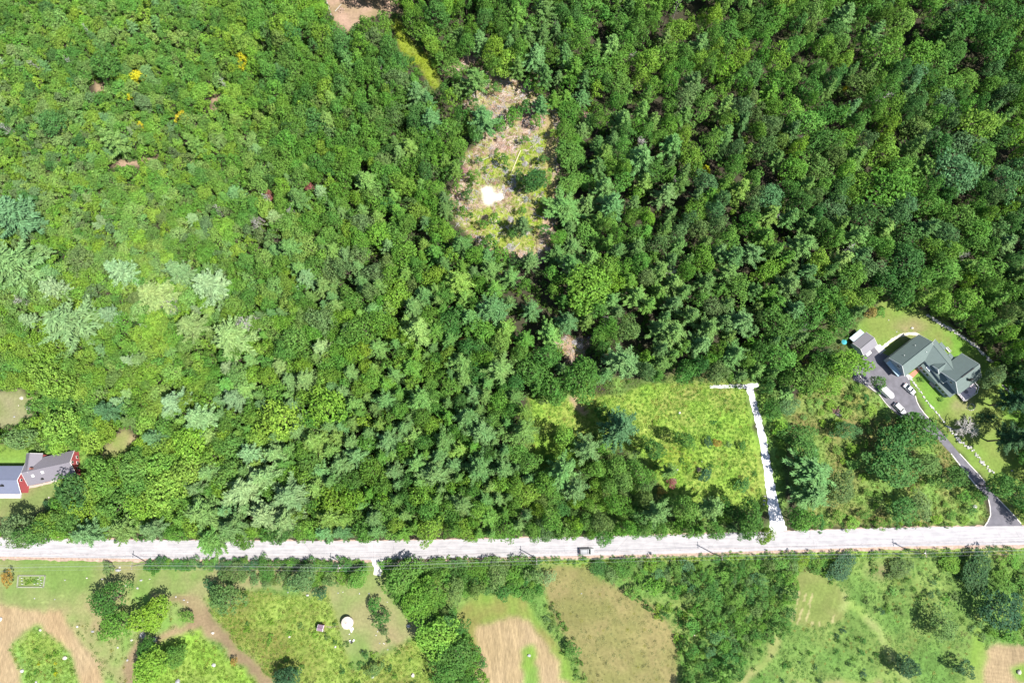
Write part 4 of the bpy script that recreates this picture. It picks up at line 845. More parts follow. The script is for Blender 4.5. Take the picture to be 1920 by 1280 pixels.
# ------------------------------------------------------------ buildings
G_ROOF = shingle('green_shingle', (.115, .15, .142), .2); D_ROOF = shingle('grey_shingle', (.19, .185, .205)); L_ROOF = shingle('lilac_grey_shingle', (.165, .155, .18)); B_ROOF = shingle('blue_grey_shingle', (.135, .15, .215))
WALLW = mat('pale_siding', (.34, .38, .42), .8, .08, 3, stretch=(1, 1, 6)); WALLR = mat('red_siding', (.36, .07, .08), .8, .12, 3, stretch=(1, 1, 6)); TRIM = mat('white_trim', (.75, .75, .73), .6, .05, 3)
GLASS = mat('dark_glass', (.02, .025, .03), .08, .1, 2, spec=.8); WOODG = mat('weathered_boards', (.36, .32, .29), .85, .25, 3, stretch=(1, 8, 1)); METAL = mat('dull_metal', (.5, .5, .5), .45, .1, 3, metal=.6); BLACK = mat('black_rubber', (.02, .02, .02), .7, .2, 5)
BRICK = mat('chimney_brick', (.22, .09, .07), .9, .3, 6); DOORM = mat('door_paint', (.5, .52, .5), .6, .06, 3)
class Frame:
    """a wing's own axes: u along the ridge, w across"""
    def __init__(s, c, ang, base): s.c = Vector((c[0], c[1], 0)); s.a = ang; s.u = Vector((math.cos(ang), math.sin(ang), 0)); s.w = Vector((-math.sin(ang), math.cos(ang), 0)); s.base = Vector(base)
    def __call__(s, u, w, z): return s.c+s.u*u+s.w*w+Vector((0, 0, z))-s.base
def gable(fr, parent, L, wl, wr, eave, ridge, roofm, wallm, oh=.35, roof='roof', u0=None, hip=0):
    """walls to the eaves and gables, roof planes with thickness; wl / wr = half widths to +w and -w"""
    a, b = -L/2, L/2; m = MB(); er = (ridge-eave)
    for wv in (wl, -wr): m.poly([fr(a, wv, -.1), fr(b, wv, -.1), fr(b, wv, eave), fr(a, wv, eave)])
    for uv in (a, b): m.poly([fr(uv, -wr, -.1), fr(uv, wl, -.1), fr(uv, wl, eave), fr(uv, 0, ridge-.02), fr(uv, -wr, eave)])
    m.build('wall', wallm, parent)
    r = MB(); th = .16; k1 = er/wl*oh; k2 = er/wr*oh
    for wv, kk in ((wl, k1), (-wr, k2)):
        sgn = 1 if wv > 0 else -1
        q = [fr(a-oh, 0, ridge+.14), fr(b+oh, 0, ridge+.14), fr(b+oh, wv+sgn*oh, eave-kk+.14), fr(a-oh, wv+sgn*oh, eave-kk+.14)]
        if sgn < 0: q.reverse()
        r.slab(q, th)
    ro = r.build(roof, roofm, parent)
    rc = MB(); p0 = fr(a-oh, 0, ridge+.17); p1 = fr(b+oh, 0, ridge+.17); rc.tube(p0, p1, .09, n=5); rc.build('ridge_cap', roofm, ro)
    f = MB()
    for uv in (a-oh-.03, b+oh+.03):
        for wv, kk in ((wl+oh, k1), (-wr-oh, k2)): f.tube(fr(uv, 0, ridge+.07), fr(uv, wv, eave-kk+.07), .09, n=4)
    f.build('bargeboard', TRIM, ro)
    return ro
def window(parent, fr, u, w, z, ww, hh, axis, mt_=TRIM, name='window'):
    """axis 'u': in a wall whose face points along +-w; 'w': in a gable wall"""
    d = (ww, .12, hh) if axis == 'u' else (.12, ww, hh)
    f = MB(); f.box((0, 0, 0), d, fr.a); loc = fr(u, w, z); o = f.build(name, mt_, parent, loc)
    p = MB(); d2 = (ww-.18, .16, hh-.18) if axis == 'u' else (.16, ww-.18, hh-.18); p.box((0, 0, 0), d2, fr.a); p.build('pane', GLASS, o)
    return o
def wp(px, py, z): v = P(px, py, z); return (v.x, v.y)

# green-roofed house
base = P(1745, 690); H1 = empty('green_roofed_house', base, 0, 'large house with dark green shingle roofs in three joined wings beside the asphalt drive', 'house')
p0 = P(1692, 685, 7.6); p1 = P(1747.5, 641, 7.6); ang = math.atan2(p1.y-p0.y, p1.x-p0.x); L = (p1-p0).length
f1 = Frame(((p0.x+p1.x)/2, (p0.y+p1.y)/2), ang, base)
gable(f1, H1, L-.5, 3.6, 3.5, 4.7, 7.6, G_ROOF, WALLW)
o = MB().box((0, 0, 0), (.1, 4.9, 2.2), f1.a).build('garage_door', DOORM, H1, f1(-L/2+.2, 0, 1.2))
pr = MB(); pr.slab([f1(-L/2+.2, 2.9, 3.3), f1(-L/2+.2, -2.9, 3.3), f1(-L/2-1.1, -2.9, 2.9), f1(-L/2-1.1, 2.9, 2.9)], .12); pr.build('awning', mat('pale_blue_metal', (.30, .42, .5), .5, .08, 3, stretch=(4, 1, 1)), H1)
window(H1, f1, -L/2+.22, 0, 5.1, 1.3, 1.2, 'w')
for u in (-3, 1.5): window(H1, f1, u, -3.52, 2.3, 1.1, 1.3, 'u')
# connecting wing, its ridge running down to the right
q0 = P(1748, 645, 6.6); q1 = P(1794, 701, 6.6); a2 = math.atan2(q1.y-q0.y, q1.x-q0.x); L2 = (q1-q0).length
f2 = Frame(((q0.x+q1.x)/2, (q0.y+q1.y)/2), a2, base)
gable(f2, H1, L2, 3.2, 4.3, 4.4, 6.6, G_ROOF, WALLW, .25)
# dormer-like steps on its far slope
for u, ww in ((-3.2, 2.6), (1.2, 2.4)):
    d = MB(); d.slab([f2(u-ww/2, 3.1, 4.72), f2(u+ww/2, 3.1, 4.72), f2(u+ww/2, 4.6, 4.2), f2(u-ww/2, 4.6, 4.2)][::-1], .14); rr_ = d.build('roof', G_ROOF, H1)
    w_ = MB(); w_.box((0, 0, 0), (ww-.3, 1.2, 4.2), a2).build('wall', WALLW, H1, f2(u, 3.8, 2.0))
# dormer on the near slope, shading the roof below it
dm = MB(); f2d = Frame((f2(1.4, -2.3, 0)+base)[:2], a2-math.pi/2, base)
gable(f2d, H1, 3.0, 1.5, 1.5, 5.3, 6.5, G_ROOF, WALLW, .2)
# south-east block
p2 = P(1792.5, 715, 8.6); p3 = P(1835.6, 683, 8.6); a3 = math.atan2(p3.y-p2.y, p3.x-p2.x); L3 = (p3-p2).length
f3 = Frame(((p2.x+p3.x)/2, (p2.y+p3.y)/2), a3, base)
gable(f3, H1, L3-.5, 4.9, 4.3, 5.2, 8.6, G_ROOF, WALLW)
window(H1, f3, -L3/2+.22, 1.5, 2.4, 1.2, 1.4, 'w'); window(H1, f3, -L3/2+.22, -1.6, 2.4, 1.2, 1.4, 'w'); window(H1, f3, -L3/2+.22, 0, 5.9, 1.0, 1.1, 'w')
for u in (-2.5, 1.5): window(H1, f3, u, -4.32, 2.2, 1.8, 2.0, 'u', name='sliding_door')
c = MB(); c.box((0, 0, 0), (.7, .6, 1.6), a3); ch = c.build('chimney', BLACK, H1, f3(-.3, -2.4, 8.0)); c2 = MB(); c2.tube((0, 0, 1.0), (0, 0, 1.7), .16); c2.build('flue', BLACK, ch)
for u, w in ((-3.2, 1.9), (2.2, 2.2), (3.4, -1.6)):
    v = MB(); v.tube((0, 0, -.25), (0, 0, .45), .11, n=8); v.build('roof_vent', METAL, H1, f1(u, w, 7.7-(7.6-4.7)/3.55*abs(w)))
rv = MB().box((0, 0, 0), (5.5, .3, .08), a3); rv.build('ridge_vent', BLACK, H1, f3(0, 0, 8.83))
# long low porch with a row of windows along the drive side
s0 = P(1731, 681, 3.0); s1 = P(1786, 741, 3.0); a4 = math.atan2(s1.y-s0.y, s1.x-s0.x); L4 = (s1-s0).length
f4 = Frame(((s0.x+s1.x)/2, (s0.y+s1.y)/2), a4, base)
pr = MB(); pr.slab([f4(-L4/2, 1.5, 3.9), f4(-L4/2, -1.2, 3.0), f4(L4/2, -1.2, 3.0), f4(L4/2, 1.5, 3.9)], .14); po = pr.build('porch_roof', G_ROOF, H1)
w_ = MB(); w_.box((0, 0, 0), (L4-.4, .12, 2.9), a4); w_.build('porch_wall', WALLW, H1, f4(0, -.9, 1.4))
for i in range(9):
    if i in (3, 4): continue
    window(H1, f4, -L4/2+1.0+i*(L4-2.0)/8, -.93, 1.75, (L4-2)/8-.35, 1.3, 'u')
sk = MB().box((0, 0, 0), (1.5, .5, .12), a4); so_ = MB().box((0, 0, 0), (1.7, .7, .10), a4).build('skylight', TRIM, H1, f4(-L4/2+2.3, -.2, 3.42)); sk.build('pane', TRIM, so_)
# deck at the right-hand end
dk = Frame(f3(.8, -6.4, 0)[:2], a3, (0, 0, 0)); dk.base = Vector((0, 0, 0)); DK = mat('pale_deck_boards', (.52, .46, .50), .8, .12, 3, stretch=(1, 6, 1))
d = MB(); d.slab([dk(-3.4, -2, 1.05), dk(1.5, -2.2, 1.05), dk(3.4, -1, 1.05), dk(3.4, 2.1, 1.05), dk(-3.4, 2.1, 1.05)], .25); do = d.build('deck', DK, H1)
r = MB(); edge = [(-3.4, 2), (-3.4, -2), (1.5, -2.2), (3.4, -1), (3.4, 2)]
for i in range(4):
    A_, B_ = dk(*edge[i], 2.0), dk(*edge[i+1], 2.0); r.tube(A_, B_, .07, n=5); n_ = int((B_-A_).length/1.2)+1
    for k in range(n_+1): q = A_.lerp(B_, k/n_); r.tube(q, q-Vector((0, 0, .95)), .05, n=4)
r.build('railing', TRIM, do)
r = MB()
for u, w in ((-3.2, -1.9), (1.4, -2.0), (3.2, -.9), (3.2, 1.9), (-3.2, 1.9)): r.tube(dk(u, w, -.1), dk(u, w, .82), .09, n=5)
r.build('post', TRIM, do)
s = MB()
for i in range(4): s.box(dk(4.0, 1.0, .95-i*.25)+dk.u*i*.28, (.32, 1.4, .06), a3)
s.build('steps', TRIM, do)
# things standing on and by the deck
def round_table(loc, r, label, m_, cat='table'):
    t = empty('patio_table', loc, 0, label, cat); MB().tube((0, 0, .7), (0, 0, .75), r, n=14).build('table_top', m_, t); b = MB().tube((0, 0, .02), (0, 0, .7), .05); b.tube((0, 0, 0), (0, 0, .05), .3, n=8); b.build('pedestal', BLACK, t)
round_table(dk(-1.0, .1, 1.05)+base, .65, 'dark round patio table on the deck of the green-roofed house', mat('slate_top', (.12, .12, .15), .4))
lf = mat('lilac_fabric', (.35, .33, .45), .9, .1, 3)
def chair(loc, rz, label, m_, grp=None):
    t = empty('garden_chair', loc, rz, label, 'chair', grp)
    MB().box((0, 0, .42), (.5, .5, .05)).build('seat', m_, t); MB().box((-.25, 0, .7), (.05, .5, .55), tilt=('Y', -.2)).build('backrest', m_, t)
    for x in (-.21, .21):
        for y in (-.21, .21): MB().tube((x, y, 0), (x, y, .42), .025, n=5).build('leg', m_, t)
for k, (u, w) in enumerate(((1.4, .2), (-1.0, -1.2))):
    chair(dk(u, w, 1.05)+base, k*2.0, ['lilac chair right of the table on the deck', 'lilac chair below the table at the front rail of the deck'][k], lf)
bn = empty('bench', P(1776, 656, 0), a2, 'white bench on the lawn behind the green-roofed house', 'bench'); MB().box((0, 0, .45), (2.0, .5, .07)).build('seat', TRIM, bn); MB().box((0, .26, .75), (2.0, .06, .5)).build('backrest', TRIM, bn)
for x in (-.85, .85): MB().box((x, 0, .21), (.08, .42, .41)).build('leg', TRIM, bn)
bn = empty('bench', P(1745.5, 722, 0), a4, 'pale wooden bench on the grass between the porch and the stone wall', 'bench'); MB().box((0, 0, .45), (2.1, .5, .07)).build('seat', WOODG, bn); MB().box((0, .26, .75), (2.1, .06, .5)).build('backrest', WOODG, bn)
for x in (-.85, .85): MB().box((x, 0, .21), (.08, .42, .41)).build('leg', WOODG, bn)

# shed with a clear lean-to
sb = P(1618, 645); SHD = empty('garden_shed', sb, 0, 'small grey gabled shed with a pale lean-to, upper left of the asphalt yard', 'shed')
p0 = P(1613.4, 653.7, 3.9); p1 = P(1638.7, 633, 3.9); a5 = math.atan2(p1.y-p0.y, p1.x-p0.x); L5 = (p1-p0).length; f5 = Frame(((p0.x+p1.x)/2, (p0.y+p1.y)/2), a5, sb)
gable(f5, SHD, L5-.5, 2.6, 2.5, 2.5, 3.9, D_ROOF, WALLW, .25)
MB().box((0, 0, 0), (2.2, .08, 2.0), a5).build('door', DOORM, SHD, f5(0, -2.52, 1.02))
pr = MB(); pr.slab([f5(-2.5, 2.6, 2.4), f5(2.6, 2.6, 2.4), f5(2.6, 4.7, 1.9), f5(-2.5, 4.7, 1.9)][::-1], .08); lt = pr.build('lean_to_roof', mat('pale_corrugated', (.42, .52, .55), .5, .18, 1.2, stretch=(1, 1, 1)), SHD)
r = MB()
for u in (-2.4, 0, 2.5): r.tube(f5(u, 4.6, -.1), f5(u, 4.6, 1.86), .06, n=5)
r.build('post', WOODG, lt)
pb = empty('patio_umbrella', P(1578, 643), 0, 'small turquoise umbrella in the trees left of the grey shed', 'umbrella'); u_ = MB(); n = 8
u_.add([(0, 0, 2.3)]+[(math.cos(i*6.283/n)*.95, math.sin(i*6.283/n)*.95, 1.9) for i in range(n)]+[(0, 0, 2.24)], [(0, 1+i, 1+(i+1) % n) for i in range(n)]+[(n+1, 1+(i+1) % n, 1+i) for i in range(n)]); u_.build('canopy', mat('turquoise_cloth', (.04, .28, .32), .8, .1, 3), pb); MB().tube((0, 0, 0), (0, 0, 2.2), .03).build('pole', METAL, pb)
ub = empty('utility_box', P(1626, 663), a5, 'low white box on the asphalt in front of the grey shed', 'box'); MB().box((0, 0, .4), (1.9, 1.0, .8)).build('box_body', TRIM, ub, bevel=.04); MB().box((0, 0, .84), (2.0, 1.1, .07)).build('lid', TRIM, ub, bevel=.02)

# grey-roofed red house at the left edge
base2 = P(70, 895); H2 = empty('red_walled_house', base2, 0, 'red-walled house under grey roofs at the left edge above the road', 'house')
p0 = P(40, 886, 5.6); p1 = P(131.5, 866, 5.6); a6 = math.atan2(p1.y-p0.y, p1.x-p0.x); L6 = (p1-p0).length; f6 = Frame(((p0.x+p1.x)/2, (p0.y+p1.y)/2), a6, base2)
gable(f6, H2, L6-.6, 3.7, 4.0, 3.0, 5.6, L_ROOF, WALLR, .3)
for w, z in ((1.8, 1.3), (-1.8, 1.3), (0, 1.3), (.1, 4.0)): window(H2, f6, L6/2-.28, w, z, .9, 1.0, 'w')
for u in (-4, 3): window(H2, f6, u, -4.22, 2.1, 1.2, 1.3, 'u')
MB().box((0, 0, 0), (1.1, .1, 2.1), a6).build('door', TRIM, H2, f6(-.5, -4.22, 1.1))
for u, w in ((-4.9, -1.6), (-1.6, -1.2)): o = MB().box((0, 0, 0), (.8, .9, .12), a6, tilt=('X', math.atan2(2.6, 4.0))).build('skylight', TRIM, H2, f6(u, w, 5.65-2.6/4.0*abs(w)+.1))
c = MB(); c.box((0, 0, 0), (.6, .6, 1.6), a6); ch = c.build('chimney', BRICK, H2, f6(-4.4, .6, 5.7)); c = MB(); c.box((0, 0, 0), (.5, .5, 1.2), a6); c.build('vent_stack', BLACK, H2, f6(-2.4, -3.2, 3.9))
q0 = P(-40, 899.5, 6.4); q1 = P(32, 899.5, 6.4); L7 = (q1-q0).length; f7 = Frame(((q0.x+q1.x)/2, (q0.y+q1.y)/2), 0, base2)
gable(f7, H2, L7-.5, 4.2, 4.1, 3.9, 6.4, B_ROOF, WALLR, .3)
c = MB(); c.box((0, 0, 0), (.6, .6, 1.4)); c.build('chimney', BLACK, H2, f7(L7/2-4.9, -1.8, 5.8)); window(H2, f7, L7/2-.22, 0, 4.2, .8, 1.0, 'w')
q0 = P(54, 883, 5.5); q1 = P(54, 851.5, 5.5); L8 = (q1-q0).length; f8 = Frame(((q0.x+q1.x)/2, (q0.y+q1.y)/2), math.pi/2, base2)
gable(f8, H2, L8, 2.4, 2.4, 3.5, 5.5, L_ROOF, WALLR, .3)
for z in (1.5,): window(H2, f8, L8/2-2.2, -2.42, z, 1.0, 1.1, 'u')
st_ = MB(); st_.box((0, 0, 0), (7.5, 1.6, .5), 0); st_.build('porch_step', PAD, H2, f7(L7/2-6, -5.1, .25))

# round white-roofed hut
gp = P(653.5, 1165); YU = empty('round_hut', gp, 0, 'round hut with a white conical roof on the mown lawn below the road', 'hut'); n = 40; R = 1.85
MB().tube((0, 0, 0), (0, 0, 1.9), 1.7, n=n).build('wall', mat('tan_canvas', (.42, .36, .30), .9, .1, 3), YU)
m = MB(); vs = [(math.cos(i*6.2832/n)*R, math.sin(i*6.2832/n)*R, 1.85) for i in range(n)]+[(math.cos(i*6.2832/n)*.28, math.sin(i*6.2832/n)*.28, 2.75) for i in range(n)]+[(math.cos(i*6.2832/n)*R, math.sin(i*6.2832/n)*R, 1.72) for i in range(n)]
m.add(vs, [(i, (i+1) % n, n+(i+1) % n, n+i) for i in range(n)]+[(2*n+i, 2*n+(i+1) % n, (i+1) % n, i) for i in range(n)]+[tuple(range(n, 2*n))]); m.build('roof', mat('cream_canvas', (.62, .54, .46), .8, .05, 2), YU)
c = MB().tube((0, 0, 2.74), (0, 0, 2.98), .3, .24, n=12); rv_ = c.build('vent', mat('pinkish_vent', (.45, .22, .2), .7), YU); MB().tube((0, 0, 2.985), (0, 0, 3.02), .15, n=10).build('vent_cap', TRIM, rv_)
MB().box((.9, -1.50, .9), (.75, .14, 1.7), math.radians(-25)).build('door', WOODG, YU); MB().box((1.15, -2.15, .12), (1.1, .8, .24), math.radians(25)).build('step', TRIM, YU)
for k, (x, y, s_, l_) in enumerate(((659, 1183, .35, 'small pale stepping stone just below the step of the round hut'), (655, 1188, .22, 'tiny white stone between the round hut and the garden chairs'), (646, 1177, .3, 'small white stone at the lower left rim of the round hut'))):
    tag(MB().rock((0, 0, s_*.2), s_, seed=900+k).build('stone', mat('chalky_stone_%d' % k, (.6, .56, .5), .9, .1, 4), None, P(x, y)), l_, 'stone')
# privy
pv = P(604, 1174); PV = empty('outhouse', pv, math.radians(-10), 'tiny outhouse with a mauve roof in the meadow left of the round hut', 'outhouse')
fv = Frame((0, 0), 0, (0, 0, 0)); gable(fv, PV, 1.5, .8, .8, 2.0, 2.45, mat('mauve_metal', (.20, .13, .18), .6, .1, 3), mat('barn_red', (.28, .10, .09), .85, .2, 4), .15)
MB().box((0, -.83, .95), (.65, .05, 1.7)).build('door', WOODG, PV); ribbon('trodden_path', [(606, 1180), (610, 1190), (612, 1196)], .3, mat('trodden_grass', (.19, .19, .09), .95, .2, 3), .012, .1, .4)
ribbon('trodden_path', [(611, 1174), (622, 1175), (634, 1173)], .3, bpy.data.materials['trodden_grass'], .012, .1, .4)
chair(P(657, 1200), 2.2, 'left of two white garden chairs on the lawn below the round hut', TRIM, 'white garden chairs below the round hut'); chair(P(664, 1199), 1.0, 'right of two white garden chairs on the lawn below the round hut', TRIM, 'white garden chairs below the round hut')
round_table(P(660, 1203), .35, 'small dark round table between the two white garden chairs', BLACK)

# ------------------------------------------------------------ vehicles
def loft(secs, m=None):
    """closed body through cross-sections: (x, half width, z bottom, z top, shoulder inset)"""
    m = m or MB(); V = []
    for x, w, zb, zt, ins in secs: V += [(x, -w*.92, zb), (x, -w, zb+.25*(zt-zb)), (x, -w, zb+.7*(zt-zb)), (x, -w*(1-ins), zt), (x, 0, zt+.02), (x, w*(1-ins), zt), (x, w, zb+.7*(zt-zb)), (x, w, zb+.25*(zt-zb)), (x, w*.92, zb)]
    k = 9; F = []
    for i in range(len(secs)-1):
        for j in range(k): F.append((i*k+j, i*k+(j+1) % k, (i+1)*k+(j+1) % k, (i+1)*k+j))
    F += [tuple(range(k)), tuple(reversed(range((len(secs)-1)*k, len(secs)*k)))]
    return m.add(V, F)
def wheel(parent, x, y, r=.34, w=.22):
    s = 1 if y > 0 else -1
    o = MB().tube((0, -w/2, 0), (0, w/2, 0), r, n=18).build('wheel', BLACK, parent, (x, y, r)); MB().tube((0, s*(w/2-.02), 0), (0, s*(w/2+.015), 0), r*.6, n=10).build('rim', METAL, o)
def car(name, px, py, ang, paint, label, L=4.6, Wd=1.85, Hh=1.65, suv=True, rack=False, cat='car'):
    c = empty(name, P(px, py, .03 if py > 1000 else .022), ang, label, cat); h = L/2; w = Wd/2
    b = loft([(-h, w*.80, .42, .80, .12), (-h+.12, w*.95, .3, .98, .1), (-h+.9, w, .26, 1.0, .08), (0, w, .25, .98, .08), (h-1.3, w, .26, .97, .1), (h-.5, w*.96, .3, .88, .16), (h-.1, w*.85, .36, .74, .25), (h, w*.72, .42, .62, .3)])
    bo = b.build('body', paint, c, smooth=False, bevel=.05)
    bk = -h+.15 if suv else -h+.75
    top = Hh-.06
    gl = MB(); z0 = .96; f0, f1_ = h-1.15, h-1.95; b0, b1 = bk, bk+(.35 if suv else .85)
    wi, wo = w*.76, w*.93
    gl.add([(b0, -wo, z0), (f0, -wo, z0), (f0, wo, z0), (b0, wo, z0), (b1, -wi, top), (f1_, -wi, top), (f1_, wi, top), (b1, wi, top)], [(3, 2, 1, 0), (4, 5, 6, 7), (0, 1, 5, 4), (1, 2, 6, 5), (2, 3, 7, 6), (3, 0, 4, 7)])
    gl.build('windows', GLASS, c, bevel=.03)
    rf = MB(); rf.box(((b1+f1_)/2, 0, top+.045), (f1_-b1+.1, wi*2+.06, .09)); rf.build('roof', paint, c, bevel=.035)
    pl = MB()
    for s in (-1, 1):
        pl.tube((f0+.02, s*wo, z0), (f1_, s*wi, top+.03), .045, n=4); pl.tube((b0, s*wo, z0), (b1, s*wi, top+.03), .06, n=4); xm = (b1+f1_)/2; pl.tube((xm, s*(wo+.01), z0), (xm, s*(wi+.01), top+.03), .045, n=4)
    pl.build('pillars', paint, c)
    for x in (-h+.85, h-.9):
        for s in (-1, 1): wheel(c, x, s*(w-.10))
    for s in (-1, 1):
        MB().box((h-.12, s*w*.62, .66), (.2, .36, .14)).build('headlight', mat('headlight_glass', (.8, .8, .8), .2) if 'headlight_glass' not in bpy.data.materials else bpy.data.materials['headlight_glass'], c)
        MB().box((-h+.06, s*w*.72, .8), (.14, .24, .2)).build('tail_light', mat('red_lens', (.5, .02, .02), .3) if 'red_lens' not in bpy.data.materials else bpy.data.materials['red_lens'], c)
        MB().box((f0-.25, s*(w+.08), 1.02), (.16, .18, .13)).build('mirror', paint, c, bevel=.02)
    if rack:
        r = MB()
        for s in (-1, 1): r.tube((b1+.1, s*wi*.86, top+.17), (f1_-.1, s*wi*.86, top+.17), .03, n=5)
        for x in (b1+.4, f1_-.4): r.tube((x, -wi*.86, top+.17), (x, wi*.86, top+.17), .03, n=5)
        for s in (-1, 1):
            for x in (b1+.2, f1_-.2): r.tube((x, s*wi*.86, top+.08), (x, s*wi*.86, top+.17), .03, n=5)
        r.build('roof_rack', BLACK, c)
    return c
WHP = mat('white_paint', (.72, .72, .72), .3, .03, 2, coat=.5); SIL = mat('silver_paint', (.48, .51, .52), .3, .04, 2, metal=.2, coat=.6); GRP = mat('grey_paint', (.27, .28, .29), .35, .04, 2, metal=.2, coat=.5)
car('parked_car', 1703, 729.5, math.radians(-44), SIL, 'silver car parked on the asphalt beside the steps of the green-roofed house', 4.5, 1.8, 1.5, suv=False)
car('parked_suv', 1684.5, 766, math.radians(-48), WHP, 'white car parked on the asphalt below the white trailer', 4.6, 1.85, 1.65)
car('suv', 1099.5, 1032.5, math.radians(1), GRP, 'light grey station car with a black roof rack driving on the pale road', 5.0, 1.95, 1.75, rack=True)
tr = empty('cargo_trailer', P(1659, 737, .022), math.radians(-46), 'white enclosed cargo trailer parked at the left edge of the asphalt', 'trailer')
b = MB(); vs = []
for z in (.45, 2.3): vs += [(-2.5, -.95, z), (1.6, -.95, z), (2.35, -.25, z), (2.35, .25, z), (1.6, .95, z), (-2.5, .95, z)]
b.add(vs, [(5, 4, 3, 2, 1, 0), (6, 7, 8, 9, 10, 11)]+[(i, (i+1) % 6, 6+(i+1) % 6, 6+i) for i in range(6)]); b.build('body', WHP, tr, bevel=.05)
t_ = MB(); t_.tube((1.6, -.6, .45), (3.1, 0, .45), .05); t_.tube((1.6, .6, .45), (3.1, 0, .45), .05); t_.tube((3.05, 0, 0), (3.05, 0, .7), .05); t_.build('tongue', METAL, tr)
for x in (-.7, .05):
    for s in (-1, 1): wheel(tr, x, s*.98, .32)
for s in (-1, 1): MB().box((-.33, s*1.06, .72), (1.7, .2, .06)).build('fender', METAL, tr)
MB().box((-2.52, 0, 1.35), (.05, 1.6, 1.6)).build('rear_door', WHP, tr); MB().box((-.6, 0, 2.34), (.4, .4, .08)).build('roof_vent', TRIM, tr)

# ------------------------------------------------------------ poles and wires
POLEW = mat('pole_wood', (.20, .17, .15), .9, .25, 3); WIRE = mat('aluminium_wire', (.3, .32, .32), .6, .1, 3)
PB = [(-95, 1061), (276, 1054), (647, 1058), (1004, 1045), (1337, 1037), (1704, 1032), (2065, 1022)]
tops = []
for i, (x, y) in enumerate(PB):
    b = P(x, y); d = 0.0; n_ = P(*PB[min(i+1, 6)])-P(*PB[max(i-1, 0)]); an = math.atan2(n_.y, n_.x)
    sx = math.cos(an+math.pi/2); sy = math.sin(an+math.pi/2)
    tops.append([b+Vector((sx*q, sy*q, 9.35 if q else 9.75)) for q in (-.9, 0, .9)]+[b+Vector((0, 0, 7.4))])
    if not 0 < i < 6: continue
    e = empty('utility_pole', b, an, ['', 'utility pole by the road at the far left, beside the lawn strip', 'utility pole just left of the white gravel entry below the road', 'utility pole beside the road above the small round silvery bush', 'utility pole beside the road above the dense thicket', 'rightmost utility pole, beside the road above the right-hand meadow', ''][i], 'utility pole', 'utility poles along the road')
    MB().tube((0, 0, -.2), (0, 0, 9.6), .17, .12, n=9).build('post', POLEW, e); MB().box((.1, 0, 9.2), (.12, 2.2, .13)).build('crossarm', POLEW, e)
    for q in (-.9, 0, .9): MB().tube((.1 if q else 0, q, 9.26 if q else 9.6), (.1 if q else 0, q, 9.4 if q else 9.78), .05, n=6).build('insulator', TRIM, e)
    if i in (2, 5): MB().tube((.32, 0, 7.6), (.32, 0, 8.5), .22, n=10).build('transformer', METAL, e)
for k, nm in enumerate(('lower of the three thin top wires strung along the road poles', 'middle one of the thin top wires strung along the road poles', 'upper of the thin top wires strung nearest the road', 'thicker cable hung below the crossarms along the road poles')):
    w = MB(); rad = .032 if k == 3 else .016
    for i in range(6):
        a, b = tops[i][k], tops[i+1][k]; pv_ = a; N_ = 14
        for j in range(1, N_+1):
            t = j/N_; q = a.lerp(b, t); q.z -= 4*.9*t*(1-t); w.tube(pv_, q, rad, n=4, cap=False); pv_ = q
    tag(w.build('power_line' if k < 3 else 'telephone_cable', WIRE), nm, 'power line')

# ------------------------------------------------------------ stones, walls, piles
def line_of_stones(name, pts, r, label, cat='stone wall', dens=1.0, seed=0, gap=0, wide=.3):
    q = [P(*p) for p in pts]; m = MB(); rr = random.Random(seed); base_ = q[0].copy()
    for i in range(len(q)-1):
        d = (q[i+1]-q[i]); n = max(1, int(d.length/(r*1.25)*dens)); nn = Vector((-d.y, d.x, 0)).normalized()
        for k in range(n):
            if rr.random() < gap: continue
            s = r*rr.uniform(.6, 1.3); c = q[i]+d*((k+rr.random()*.5)/n)+nn*rr.uniform(-wide, wide)-base_; m.rock((c.x, c.y, s*.35), s, rr.uniform(.8, 1.4), rr.uniform(.7, 1.1), .7, rr.randrange(9999))
    return tag(m.build(name, STONE, None, base_), label, cat)
line_of_stones('stone_wall', [(1738, 590), (1755, 602), (1772, 612), (1790, 622), (1810, 635), (1830, 650), (1845, 664), (1860, 680)], .42, 'pale fieldstone wall curving across the top right of the house lawn', dens=1.9, seed=1, wide=.4)
line_of_stones('stone_wall', [(1880, 722), (1890, 732), (1900, 742), (1906, 748)], .22, 'short thin line of stones in shade right of the green-roofed house', dens=1.2, seed=2, wide=.12)
line_of_stones('stone_wall', [(1706, 708), (1716, 722), (1728, 738), (1736, 750), (1748, 764), (1760, 778), (1772, 793)], .3, 'narrow dotted stone wall running down the lawn from the front steps', dens=1.0, seed=3, gap=.12, wide=.15)
line_of_stones('stone_wall', [(1774, 797), (1788, 812), (1800, 826), (1815, 838), (1826, 846), (1838, 862), (1850, 874), (1862, 888)], .42, 'rough lower stone wall between the asphalt drive and the right-hand lawn', dens=1.2, seed=4, gap=.1, wide=.5)
q = [P(1820.5+math.cos(i*.5)*6.5, 763+math.sin(i*.5)*6) for i in range(13)]; m = MB()
for i, p in enumerate(q): m.rock((p.x-q[0].x, p.y-q[0].y, .08), .2, seed=i)
tag(m.build('flower_bed_edging', STONE, None, q[0]), 'ring of pale stones round the small flower bed on the lawn', 'edging')
m = MB(); ec = P(60, 1088); cs_ = [P(35, 1078.5), P(85.5, 1078.5), P(82, 1100), (P(33, 1100))]
for i in range(4):
    a, b = cs_[i]-ec, cs_[(i+1) % 4]-ec; d = b-a; m.box((a+b)/2+Vector((0, 0, .14)), (d.length+.1, .35, .34), math.atan2(d.y, d.x))
EN = empty('stone_enclosure', ec, 0, 'low rectangular pale stone kerb around a green plot on the roadside lawn', 'enclosure'); m.build('kerb', mat('granite_kerb', (.22, .23, .17), .9, .2, 3), EN)
m = MB()
